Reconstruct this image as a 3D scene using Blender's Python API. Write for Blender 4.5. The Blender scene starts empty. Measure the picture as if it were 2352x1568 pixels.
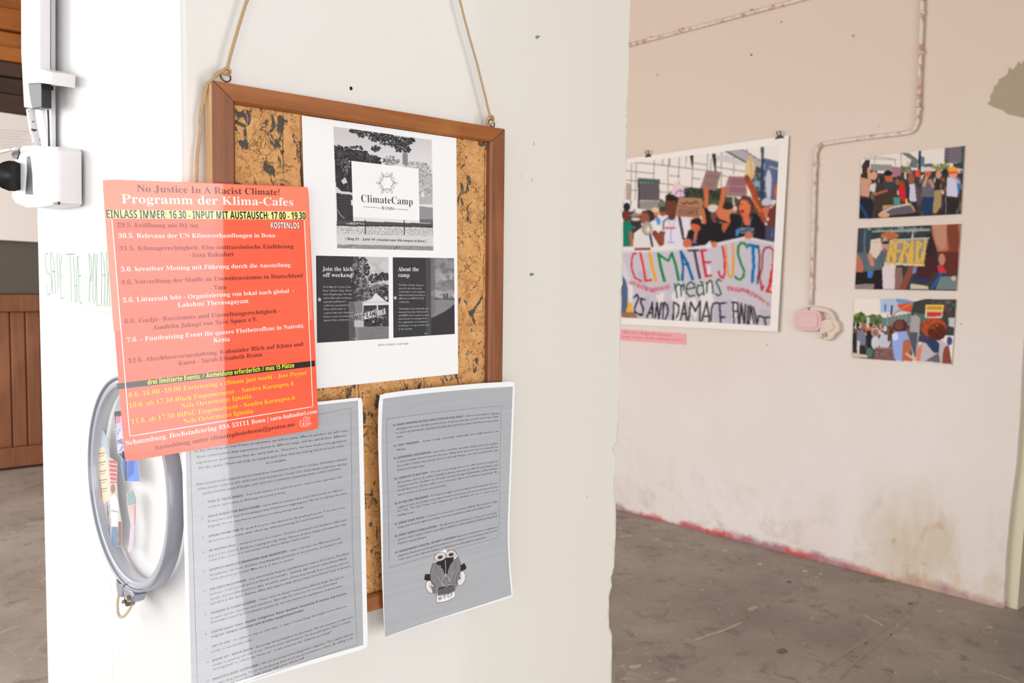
import bpy, bmesh, math, random
import numpy as np
from mathutils import Vector, Matrix
random.seed(7); rng = np.random.default_rng(7)
SC = bpy.context.scene; COL = SC.collection
H = 1.45                                    # eye height of the photographer
# ------------------------------------------------------------------ camera
FPX = 2045.35; PI_, RO, YA = math.radians(3.6765), math.radians(0.6316), math.radians(42.077)
FW = np.array([math.sin(YA)*math.cos(PI_), math.cos(YA)*math.cos(PI_), -math.sin(PI_)])
_r0 = np.array([math.cos(YA), -math.sin(YA), 0.]); _u0 = np.cross(_r0, FW)
RT = _r0*math.cos(RO)+_u0*math.sin(RO); UP = -_r0*math.sin(RO)+_u0*math.cos(RO)
cd = bpy.data.cameras.new('camera'); cam = bpy.data.objects.new('camera', cd); COL.objects.link(cam)
cam.matrix_world = Matrix(((RT[0], UP[0], -FW[0], 0), (RT[1], UP[1], -FW[1], 0), (RT[2], UP[2], -FW[2], H), (0, 0, 0, 1)))
cd.sensor_width = 36; cd.lens = FPX/2352*36; cd.clip_start = .02
cd.dof.use_dof = True; cd.dof.focus_distance = .92; cd.dof.aperture_fstop = 14.0
SC.camera = cam
# ------------------------------------------------------------------ world and light
w = bpy.data.worlds.new('world'); SC.world = w; w.use_nodes = True
bg = w.node_tree.nodes['Background']; bg.inputs[0].default_value = (.97, .99, 1.0, 1); bg.inputs[1].default_value = 1.2
def area(name, loc, rot, sx, sy, power, col):
    l = bpy.data.lights.new(name, 'AREA'); l.shape = 'RECTANGLE'; l.size = sx; l.size_y = sy; l.energy = power; l.color = col
    o = bpy.data.objects.new(name, l); COL.objects.link(o); o.location = loc; o.rotation_euler = rot; return o
# daylight through the wide doorway behind the photographer (its right jamb at x = 2.15)
area('daylight_doorway', (1.345, -3.0, 1.2), (math.radians(90), 0, 0), 1.55, 2.3, 54, (.98, .99, 1))
# added fill lamp further left behind him, brightens the pillar front
area('fill_front', (-1.9, -3.0, 1.4), (math.radians(90), 0, math.radians(-8)), 3.2, 2.4, 62, (.97, .99, 1))
# daylight through the window beside the painted door
area('daylight_window', (-1.6, 1.3, 1.75), (math.radians(90), 0, math.radians(-90)), 2.6, 2.4, 9, (1, 1, 1))
# added lamp further down the hall, lifts the far wall and floor
area('fill_hall', (-1.9, 4.9, 1.9), (math.radians(68), 0, math.radians(-94)), 4.2, 2.6, 195, (.96, .98, 1))
SC.view_settings.view_transform = 'Standard'; SC.view_settings.look = 'None'
SC.view_settings.gamma = 1; SC.view_settings.use_curve_mapping = False; SC.view_settings.exposure = 0.0
# ------------------------------------------------------------------ helpers
def ray(x, y):
    x = np.asarray(x, float)[..., None]; y = np.asarray(y, float)[..., None]
    return FW*FPX + RT*(x-1176) - UP*(y-784)
def onp(x, y, axis, d):                       # where the line of sight through a photo point meets the wall plane
    r = ray(x, y); p = r*(np.asarray(d, float)[..., None]/r[..., axis:axis+1]); p = p.copy(); p[..., 2] += H; return p
def onz(x, y, z=0.):
    r = ray(x, y); p = r*((z-H)/r[..., 2:3]); p[..., 2] += H; return p
class Z:                                      # coordinates read in an enlarged crop of the photo
    def __init__(s, ox, oy, k): s.o = (ox, oy); s.k = k
    def __call__(s, *pts): return [(s.o[0]+x/s.k, s.o[1]+y/s.k) for x, y in pts]
def lin(c):
    c = np.asarray(c, float)/255.; return np.where(c <= .04045, c/12.92, ((c+.055)/1.055)**2.4)
def rgba(c): return tuple(lin(c))+(1,)
def tag(o, label=None, cat=None, group=None, kind=None):
    if label: o['label'] = label
    if cat: o['category'] = cat
    if group: o['group'] = group
    if kind: o['kind'] = kind
    return o
def empty(name, loc, label=None, cat=None, group=None):
    o = bpy.data.objects.new(name, None); o.empty_display_size = .02; COL.objects.link(o); o.location = loc
    return tag(o, label, cat, group)
def link(name, me, mat, parent=None):
    o = bpy.data.objects.new(name, me); COL.objects.link(o)
    for m in (mat if isinstance(mat, (list, tuple)) else [mat]): me.materials.append(m)
    if parent:
        o.parent = parent; o.matrix_parent_inverse = Matrix.Translation(parent.location).inverted() if parent.type == 'EMPTY' else Matrix()
    return o
def mesh(name, v, f, mat, parent=None, smooth=False):
    me = bpy.data.meshes.new(name); me.from_pydata([tuple(map(float, p)) for p in v], [], [tuple(map(int, q)) for q in f]); me.update()
    if smooth: me.polygons.foreach_set('use_smooth', [True]*len(me.polygons))
    return link(name, me, mat, parent)
def fromb(name, bm, mat, parent=None, smooth=False):
    bmesh.ops.recalc_face_normals(bm, faces=bm.faces)
    me = bpy.data.meshes.new(name); bm.to_mesh(me); bm.free()
    if smooth: me.polygons.foreach_set('use_smooth', [True]*len(me.polygons))
    return link(name, me, mat, parent)
def box(name, a, b, mat, parent=None, bev=0.):
    bm = bmesh.new(); bmesh.ops.create_cube(bm, size=1)
    a, b = Vector(a), Vector(b); c = (a+b)/2; d = b-a
    for v in bm.verts: v.co = Vector((c[i]+v.co[i]*d[i] for i in range(3)))
    if bev: bmesh.ops.bevel(bm, geom=list(bm.edges), offset=bev, segments=2, profile=.5, affect='EDGES')
    return fromb(name, bm, mat, parent)
def prism(name, P, dvec, mat, parent=None, bev=0., smooth=False):   # outline P (3D, planar) pushed along dvec
    n = len(P); bm = bmesh.new()
    a = [bm.verts.new(tuple(p)) for p in P]; b = [bm.verts.new(tuple(np.asarray(p)+np.asarray(dvec))) for p in P]
    f1 = bm.faces.new(a); bm.faces.new(b[::-1])
    for i in range(n): bm.faces.new((a[i], b[i], b[(i+1) % n], a[(i+1) % n]))
    if bev: bmesh.ops.bevel(bm, geom=list(f1.edges), offset=bev, segments=2, profile=.5, affect='EDGES')
    return fromb(name, bm, mat, parent, smooth)
def catm(pts, n=8, closed=False):
    P = [np.asarray(p, float) for p in pts]; out = []; m = len(P)
    rngi = range(m if closed else m-1)
    for i in rngi:
        p1, p2 = P[i], P[(i+1) % m]
        p0 = P[(i-1) % m] if (closed or i > 0) else 2*p1-p2
        p3 = P[(i+2) % m] if (closed or i+2 < m) else 2*p2-p1
        for k in range(n):
            t = k/n; out.append(.5*((2*p1)+(-p0+p2)*t+(2*p0-5*p1+4*p2-p3)*t*t+(-p0+3*p1-3*p2+p3)*t**3))
    if not closed: out.append(P[-1])
    return np.array(out)
def frames(P):
    T = np.gradient(P, axis=0); T /= np.linalg.norm(T, axis=1)[:, None]+1e-12
    N = np.zeros_like(P); a = np.cross(T[0], (0, 0, 1.)); a = a if np.linalg.norm(a) > 1e-3 else np.cross(T[0], (1., 0, 0))
    N[0] = a/np.linalg.norm(a)
    for i in range(1, len(P)):
        b = N[i-1]-T[i]*(N[i-1]@T[i]); N[i] = b/(np.linalg.norm(b)+1e-12)
    return T, N, np.cross(T, N)
def tube_geo(P, r, seg=8, closed=False):
    P = np.asarray(P, float); T, N, B = frames(P); n = len(P); r = np.full(n, r) if np.isscalar(r) else np.asarray(r)
    v = []; f = []
    for i in range(n):
        for k in range(seg):
            a = 2*math.pi*k/seg; v.append(P[i]+r[i]*(N[i]*math.cos(a)+B[i]*math.sin(a)))
    m = n if closed else n-1
    for i in range(m):
        j = (i+1) % n
        for k in range(seg): f.append((i*seg+k, i*seg+(k+1) % seg, j*seg+(k+1) % seg, j*seg+k))
    if not closed: f.append(tuple(range(seg))[::-1]); f.append(tuple((n-1)*seg+k for k in range(seg)))
    return v, f
def tube(name, P, r, mat, parent=None, seg=10, closed=False):
    v, f = tube_geo(P, r, seg, closed); return mesh(name, v, f, mat, parent, True)
def twine_geo(P, r, pitch, strands=3, seg=6, fuzz=0):   # real twisted strands round the path
    P = np.asarray(P, float); L = np.r_[0, np.cumsum(np.linalg.norm(np.diff(P, axis=0), axis=1))]
    n = max(8, int(L[-1]/(pitch/8))); s = np.linspace(0, L[-1], n)
    Q = np.stack([np.interp(s, L, P[:, i]) for i in range(3)], 1); T, N, B = frames(Q); V = []; F = []
    for k in range(strands):
        ph = 2*math.pi*k/strands+2*math.pi*s/pitch
        C = Q+(r*.52)*(N*np.cos(ph)[:, None]+B*np.sin(ph)[:, None])
        v, f = tube_geo(C, r*.56*(1+.10*np.sin(s*900+k)), seg); o = len(V); V += list(v); F += [tuple(i+o for i in q) for q in f]
    for _ in range(int(fuzz*L[-1])):                    # loose fibres
        i = random.randrange(n-1); a = random.uniform(0, 6.28); d = N[i]*math.cos(a)+B[i]*math.sin(a)
        p = Q[i]+d*r*.8; q = p+d*r*random.uniform(.5, 1.6)+T[i]*random.uniform(-2, 2)*r; t = T[i]*.00012
        o = len(V); V += [p-t, p+t, q]; F.append((o, o+1, o+2))
    return V, F
# ------------------------------------------------------------------ materials
def nt(name):
    m = bpy.data.materials.new(name); m.use_nodes = True; n = m.node_tree; return m, n, n.nodes['Principled BSDF']
def simple(name, c, rough=.6, metal=0., coat=0., spec=.5, emis=None):
    m, n, b = nt(name); b.inputs['Base Color'].default_value = rgba(c); b.inputs['Roughness'].default_value = rough
    b.inputs['Metallic'].default_value = metal; b.inputs['Coat Weight'].default_value = coat; b.inputs['Coat Roughness'].default_value = .03
    b.inputs['Specular IOR Level'].default_value = spec; return m
def N_(n, t, **k):
    x = n.nodes.new(t)
    for a, v in k.items():
        if hasattr(x, a): setattr(x, a, v)
        else: x.inputs[a].default_value = v
    return x
def ramp(n, src, stops):
    r = n.nodes.new('ShaderNodeValToRGB'); e = r.color_ramp.elements
    while len(e) < len(stops): e.new(.5)
    for i, (p, c) in enumerate(stops):
        e[i].position = p; e[i].color = rgba(c) if not np.isscalar(c) else (c, c, c, 1)
    n.links.new(src, r.inputs[0]); return r.outputs[0]
def mixc(n, fac, a, b, mode='MIX'):
    x = n.nodes.new('ShaderNodeMix'); x.data_type = 'RGBA'; x.blend_type = mode
    for s, i in ((fac, 0), (a, 6), (b, 7)):
        if hasattr(s, 'links'): n.links.new(s, x.inputs[i])
        elif i == 0: x.inputs[0].default_value = s
        else: x.inputs[i].default_value = rgba(s)
    return x.outputs[2]
def noise(n, vec, scale, detail=4, rough=.55, dist=0., map_=(1, 1, 1)):
    mp = N_(n, 'ShaderNodeMapping'); mp.inputs['Scale'].default_value = map_; n.links.new(vec, mp.inputs[0])
    x = N_(n, 'ShaderNodeTexNoise', Scale=scale, Detail=detail, Roughness=rough, Distortion=dist); n.links.new(mp.outputs[0], x.inputs['Vector']); return x.outputs['Fac']
def pos(n): return n.nodes.new('ShaderNodeNewGeometry').outputs['Position']
def bump(n, b, h, s=.3, d=.01):
    x = N_(n, 'ShaderNodeBump', Strength=s, Distance=d); n.links.new(h, x.inputs['Height']); n.links.new(x.outputs[0], b.inputs['Normal'])
def math_(n, op, a, b=None):
    x = n.nodes.new('ShaderNodeMath'); x.operation = op
    for i, s in enumerate((a, b)):
        if s is None: continue
        if hasattr(s, 'links'): n.links.new(s, x.inputs[i])
        else: x.inputs[i].default_value = s
    return x.outputs[0]
def plaster(name, c, c2, marks=(120, 110, 105), rough=.75, bs=.25):
    m, n, b = nt(name); p = pos(n); a = noise(n, p, 1.3, 6); col = mixc(n, ramp(n, a, [(.35, 0.), (.7, 1.)]), c, c2)
    fleck = ramp(n, noise(n, p, 34, 5, .6), [(.735, 0.), (.76, .55)])
    col = mixc(n, fleck, col, marks)
    n.links.new(col, b.inputs['Base Color']); b.inputs['Roughness'].default_value = rough
    h = math_(n, 'ADD', noise(n, p, 9, 6, .6), math_(n, 'MULTIPLY', noise(n, p, 60, 4), .25)); bump(n, b, h, bs, .006)
    return m, n, b, p, col
M = {}
# pillar: white emulsion, an older creamy coat showing to the right, a few scuffs low down
m, n, b, p, col = plaster('pillar_paint', (236, 234, 231), (230, 227, 222), bs=.18)
sx = N_(n, 'ShaderNodeSeparateXYZ'); n.links.new(p, sx.inputs[0])
edge = math_(n, 'ADD', sx.outputs[0], math_(n, 'MULTIPLY', noise(n, p, 3), .04))
col = mixc(n, ramp(n, edge, [(.745, 0.), (.775, .55), (1., .9)]), col, (226, 220, 209))
scuff = ramp(n, noise(n, p, 22, 5, .6, 0, (1, 1, .22)), [(.70, 0.), (.75, .45)])
low = ramp(n, sx.outputs[2], [(.86, 1.), (1.08, 0.)])
col = mixc(n, math_(n, 'MULTIPLY', scuff, low), col, (150, 148, 142))
n.links.new(col, b.inputs['Base Color']); M['pillar'] = m
# far wall: pinkish white, red and violet paint line at the foot, rusty damp stain
m, n, b, p, col = plaster('far_wall_paint', (232, 224, 219), (227, 215, 208), (150, 120, 105), bs=.35)
sx = N_(n, 'ShaderNodeSeparateXYZ'); n.links.new(p, sx.inputs[0])
nz = noise(n, p, 5, 6, .65)
col = mixc(n, ramp(n, math_(n, 'MULTIPLY', math_(n, 'ADD', sx.outputs[2], noise(n, p, 1.5, 4)), .25), [(.3, 0.), (.72, 1.)]), col, (222, 202, 184))  # warm ceiling bounce and falloff painted into the upper wall
pk = ramp(n, noise(n, p, 1.1, 4), [(.5, 0.), (.72, .45)]); col = mixc(n, pk, col, (228, 203, 196))
zz = math_(n, 'ADD', sx.outputs[2], math_(n, 'MULTIPLY', math_(n, 'SUBTRACT', nz, .5), .15))
foot = ramp(n, zz, [(.012, 1.), (.042, .0)])
red = mixc(n, ramp(n, math_(n, 'MULTIPLY', sx.outputs[1], .2), [(.30, 0.), (.38, .0), (.39, 1.)]), (170, 95, 125), (205, 75, 70))
red = mixc(n, ramp(n, noise(n, p, 3.3, 3), [(.42, 0.), (.58, 1.)]), red, (170, 120, 130))
col = mixc(n, foot, col, red)
dirt = math_(n, 'MULTIPLY', ramp(n, sx.outputs[2], [(.0, 1.), (.5, 0.)]), ramp(n, noise(n, p, 7, 7, .7), [(.5, 0.), (.68, .6)]))
col = mixc(n, dirt, col, (190, 176, 165))
dy = ramp(n, math_(n, 'MULTIPLY', sx.outputs[1], .2), [(.27, 0.), (.30, 1.), (.38, 1.), (.44, 0.)])
damp = math_(n, 'MULTIPLY', math_(n, 'MULTIPLY', ramp(n, sx.outputs[2], [(.25, 1.), (.62, 0.)]), dy), ramp(n, noise(n, p, 4, 6, .6, 0, (1, 1.6, .5)), [(.4, .1), (.62, .75)]))
col = mixc(n, damp, col, (206, 188, 160))
rust = math_(n, 'MULTIPLY', damp, ramp(n, noise(n, p, 9, 5, .6), [(.56, 0.), (.66, .8)])); col = mixc(n, rust, col, (186, 140, 104))
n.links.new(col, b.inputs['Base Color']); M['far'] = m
m, n, b, p, col = plaster('door_paint', (246, 246, 246), (240, 240, 240), (205, 205, 210), .35, .08); M['door'] = m
m, n, b, p, col = plaster('side_plaster', (222, 213, 188), (208, 200, 172), (110, 108, 90)); M['post'] = m
m, n, b, p, col = plaster('bare_render', (184, 166, 142), (170, 150, 126), (150, 130, 110)); M['bare'] = m
m, n, b, p, col = plaster('room_plaster', (200, 190, 178), (186, 174, 160)); M['room'] = m
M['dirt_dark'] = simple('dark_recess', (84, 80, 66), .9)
# concrete floor
m, n, b = nt('concrete'); p = pos(n)
col = mixc(n, ramp(n, noise(n, p, 1.6, 8, .62), [(.35, 0.), (.65, 1.)]), (146, 132, 122), (172, 159, 148))
col = mixc(n, ramp(n, noise(n, p, 9, 8, .7, .6), [(.54, 0.), (.68, .8)]), col, (112, 99, 91))
col = mixc(n, ramp(n, noise(n, p, 26, 6, .7), [(.62, 0.), (.68, .8)]), col, (214, 203, 192))
ca = math_(n, 'ABSOLUTE', math_(n, 'SUBTRACT', noise(n, p, .9, 5, .5, .6), .5))
col = mixc(n, math_(n, 'MULTIPLY', ramp(n, math_(n, 'MULTIPLY', ca, 10.), [(.0, .8), (.025, 0.)]), ramp(n, noise(n, p, 2.2, 2), [(.48, 0.), (.55, 1.)])), col, (196, 178, 160))
n.links.new(col, b.inputs['Base Color']); b.inputs['Roughness'].default_value = .7
bump(n, b, noise(n, p, 14, 8, .7), .35, .01); M['floor'] = m
# cork: pressed bark sheets, tan with charcoal blotches and curling fissures
m, n, b = nt('cork'); p = pos(n)
wp = N_(n, 'ShaderNodeTexNoise', Scale=22, Detail=5, Roughness=.6); n.links.new(p, wp.inputs['Vector'])
sub = N_(n, 'ShaderNodeVectorMath'); sub.operation = 'MULTIPLY_ADD'; n.links.new(wp.outputs['Color'], sub.inputs[0]); sub.inputs[1].default_value = (.045, .045, .045); n.links.new(p, sub.inputs[2]); q = sub.outputs[0]
col = mixc(n, ramp(n, noise(n, p, 38, 6, .65, .8), [(.3, 0.), (.7, 1.)]), (226, 172, 108), (200, 140, 80))
col = mixc(n, ramp(n, noise(n, q, 90, 4, .6), [(.5, 0.), (.75, .6)]), col, (234, 188, 128))
def curl(vec, sc, wd, mask, d=3, dist=.0, mp=(1, 1, 1)):
    a = math_(n, 'ABSOLUTE', math_(n, 'SUBTRACT', noise(n, vec, sc, d, .5, dist, mp), .5))
    return math_(n, 'MULTIPLY', ramp(n, math_(n, 'MULTIPLY', a, 10.), [(.0, 1.), (wd, 0.)]), mask)
fis = curl(p, 40, .2, ramp(n, noise(n, p, 24, 3), [(.44, 0.), (.54, 1.)]), 5, 1.8)
col = mixc(n, math_(n, 'MULTIPLY', fis, .9), col, (104, 58, 28))
fs2 = curl(p, 95, .3, ramp(n, noise(n, p, 40, 3), [(.40, 0.), (.54, .85)]), 4, 1.4)
col = mixc(n, fs2, col, (126, 74, 38))
col = mixc(n, ramp(n, noise(n, p, 210, 2), [(.70, 0.), (.74, .8)]), col, (90, 50, 26))
blot = ramp(n, noise(n, p, 46, 6, .62, 1.8, (1, 1, .62)), [(.570, 0.), (.595, 1.)])
col = mixc(n, blot, col, (82, 72, 64))
sx = N_(n, 'ShaderNodeSeparateXYZ'); n.links.new(p, sx.inputs[0])
jt = math_(n, 'PINGPONG', math_(n, 'ADD', math_(n, 'SUBTRACT', sx.outputs[0], .4665), math_(n, 'MULTIPLY', math_(n, 'SUBTRACT', noise(n, p, 60, 3), .5), .004)), .0475)
jm = math_(n, 'MULTIPLY', ramp(n, math_(n, 'MULTIPLY', jt, 20.), [(.0, 1.), (.022, 0.)]), ramp(n, noise(n, p, 35, 3), [(.42, .15), (.5, 1.)]))
col = mixc(n, jm, col, (66, 50, 38))
n.links.new(col, b.inputs['Base Color']); b.inputs['Roughness'].default_value = .7
bump(n, b, math_(n, 'SUBTRACT', noise(n, q, 60, 6, .7), math_(n, 'MULTIPLY', fis, .8)), .5, .002); M['cork'] = m
def wood(name, a, b_, c, axis, scale=9., rough=.5, coat=.05):
    m, n, b = nt(name); p = pos(n); s = [1., 1., 1.]; s[axis] = .06
    col = mixc(n, ramp(n, noise(n, p, scale*14, 6, .6, .6, tuple(s)), [(.3, 0.), (.7, 1.)]), a, b_)
    col = mixc(n, ramp(n, noise(n, p, scale, 4, .5), [(.5, 0.), (.75, .7)]), col, c)
    n.links.new(col, b.inputs['Base Color']); b.inputs['Roughness'].default_value = rough; b.inputs['Coat Weight'].default_value = coat
    b.inputs['Coat Roughness'].default_value = .25; return m
M['wood_h'] = wood('frame_wood_level', (166, 98, 42), (140, 78, 32), (184, 116, 54), 0)
M['wood_v'] = wood('frame_wood_upright', (150, 92, 58), (120, 68, 38), (168, 106, 62), 2)
M['wood_pale'] = wood('frame_wood_pale_side', (226, 190, 142), (212, 170, 120), (232, 202, 160), 2, 9, .7, 0)  # paler tone for the left rail's outer side
M['panel'] = wood('panel_wood', (146, 92, 62), (122, 74, 46), (168, 112, 78), 2, 2.)
M['slat'] = wood('loft_wood', (176, 104, 40), (150, 84, 30), (196, 122, 50), 0, 1.5)
M['beam'] = wood('dark_beam_wood', (74, 54, 42), (52, 38, 30), (96, 66, 46), 0, 1.5)
M['slate'] = simple('slate_board', (94, 88, 76), .7)
M['twine'] = simple('jute', (196, 166, 130), .95, spec=.1)
M['twine_p'] = simple('pale_jute', (214, 198, 174), .95, spec=.1)
M['steel'] = simple('steel', (150, 140, 130), .35, .9); M['brass'] = simple('bronzed_wire', (128, 100, 74), .4, .8)
M['black'] = simple('black_enamel', (22, 24, 26), .4); M['plug'] = simple('grey_plug', (150, 158, 154), .5); M['hole'] = simple('hole_black', (34, 24, 22), .9)
M['paper'] = simple('white_paper', (245, 245, 246), .8, spec=.2)
M['wpaper'] = simple('wall_poster_paper', (240, 232, 226), .7, spec=.2)
M['greenpaper'] = simple('pale_green_paper', (222, 234, 226), .8, spec=.2)
M['pink'] = simple('pink_paper', (240, 168, 172), .8, spec=.2)
def lam(name, c, c2=None, sc=60.):
    m, n, b = nt(name); p = pos(n)
    if c2:
        col = mixc(n, ramp(n, noise(n, p, sc, 3, .6, 0, (.15, 1, 4)), [(.35, 0.), (.7, 1.)]), c, c2); n.links.new(col, b.inputs['Base Color'])
    else: b.inputs['Base Color'].default_value = rgba(c)
    b.inputs['Roughness'].default_value = .6; b.inputs['Specular IOR Level'].default_value = .2
    b.inputs['Coat Weight'].default_value = 1.; b.inputs['Coat Roughness'].default_value = .02; b.inputs['Coat IOR'].default_value = 1.5
    return m
M['film'] = lam('laminate_margin', (248, 249, 251)); M['grey'] = lam('grey_print', (177, 179, 185), (184, 186, 192), 45.)
M['red'] = lam('red_print', (253, 102, 72), (252, 108, 78), 8.); M['salmon'] = lam('salmon_sheen', (253, 138, 108))  # salmon stands in for daylight reflected on the red sheet
for k, c in dict(maroon=(128, 44, 44), white=(255, 248, 244), black=(24, 22, 20), hl=(250, 244, 160), band=(42, 34, 30), yellow=(255, 214, 40), lemon=(236, 250, 60), ink=(66, 64, 70), darkred=(96, 30, 26)).items():
    M['i_'+k] = lam('ink_'+k, c)
for k, c in dict(ink=(70, 68, 72), soft=(120, 116, 116), white=(240, 240, 240), dim=(190, 190, 190), pale=(198, 198, 200), pinkink=(196, 96, 110), green=(84, 104, 92), dark=(52, 50, 52)).items():
    M['p_'+k] = simple('print_'+k, c, .8, spec=.2)
m, n, b = nt('printed_picture'); at = N_(n, 'ShaderNodeAttribute'); at.attribute_name = 'ink'; n.links.new(at.outputs['Color'], b.inputs['Base Color']); b.inputs['Roughness'].default_value = .7; b.inputs['Specular IOR Level'].default_value = .2; M['pic'] = m
# ------------------------------------------------------------------ lettering: glyph outlines of the built-in font
STY = {}
def fancy(c, base):
    o = ord(c)
    if base == 0: return c
    if 65 <= o <= 90: return chr(base+o-65)
    if 97 <= o <= 122: return 'h' if False else chr(base+26+o-97)
    if 48 <= o <= 57:
        d = {0x1D400: 0x1D7CE, 0x1D5D4: 0x1D7EC, 0x1D5A0: 0x1D7E2}.get(base)
        return chr(d+o-48) if d else (chr(0x1D7E2+o-48) if base == 0x1D608 else c)
    return c
STYLE = dict(serb=(0x1D400, 0., 3), ser=(0x1D400, -.0045, 3), serth=(0x1D400, -.008, 3), sans=(0, .003, 1), sansb=(0x1D5D4, 0., 1), sansi=(0x1D608, .0, 1), head=(0x1D5D4, .004, 2), plain=(0, .006, 2), serl=(0x1D434, -.0, 2))
DG = bpy.context.evaluated_depsgraph_get
def load_chars(k, chars):
    base, off, res = STYLE[k]; G = STY.setdefault(k, {}); chars = [c for c in chars if c not in G]
    if not chars: return
    lines = []
    for c in ['H', '|']+chars: lines += [fancy(c, base) if c != '|' else '', (fancy(c, base) if c != '|' else '')+'|']
    c_ = bpy.data.curves.new('glyphs', 'FONT'); c_.body = '\n'.join(lines); c_.offset = off; c_.resolution_u = res; c_.space_line = 4
    o = bpy.data.objects.new('glyphs', c_); COL.objects.link(o); d = DG(); d.update(); me = o.evaluated_get(d).to_mesh()
    v = np.empty(len(me.vertices)*3); me.vertices.foreach_get('co', v); v = v.reshape(-1, 3)
    f = [tuple(q.vertices) for q in me.polygons]; o.to_mesh_clear(); bpy.data.objects.remove(o); bpy.data.curves.remove(c_)
    r = np.floor((1.6-v[:, 1])/4.).astype(int); fr = {}
    for q in f: fr.setdefault(int(r[q[0]]), []).append(q)
    bw = v[r == 3][:, 0].max()
    for i, c in enumerate(['H', '|']+chars):
        if c == '|': G.setdefault('|', (np.zeros((0, 2)), [], .3)); i2 = 3; qs = fr.get(3, []); adv = bw*1.3
        else: adv = v[r == 2*i+1][:, 0].max()-bw; i2 = 2*i; qs = fr.get(2*i, [])
        idx = sorted({j for q in qs for j in q}); mp_ = {j: a for a, j in enumerate(idx)}
        vv = v[idx][:, :2].copy() if idx else np.zeros((0, 2)); vv[:, 1] += i2*4.
        G[c] = (vv, [tuple(mp_[j] for j in q) for q in qs], adv)
    G['cap'] = G['H'][0][:, 1].max()
UML = {'ö': 'o', 'ü': 'u', 'ä': 'a', 'Ö': 'O', 'é': 'e'}
def layout(runs):
    V = []; F = []; x = 0.; n = 0
    for txt, st in runs:
        load_chars(st, sorted({UML.get(c, c) for c in txt}|{'-'})); G = STY[st]
        for c in txt:
            b = UML.get(c, c); g = G.get(b)
            if g is None: g = G['-']
            V.append(g[0]+(x, 0)); F += [tuple(i+n for i in q) for q in g[1]]; n += len(g[0])
            if c in UML and len(g[0]):
                top = g[0][:, 1].max(); cx = (g[0][:, 0].min()+g[0][:, 0].max())/2+x
                if c == 'é': sq = [[(-.06, .06), (.0, .06), (.14, .2), (.04, .2)]]
                else: sq = [[(s-.055, .08), (s+.055, .08), (s+.055, .19), (s-.055, .19)] for s in (-.12, .12)]
                for s in sq: V.append(np.array(s)+(cx, top)); F.append((n, n+1, n+2, n+3)); n += 4
            x += g[2]
    V = np.concatenate(V) if V else np.zeros((0, 2)); return V, F, x, STY[runs[0][1]]['cap']
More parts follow.
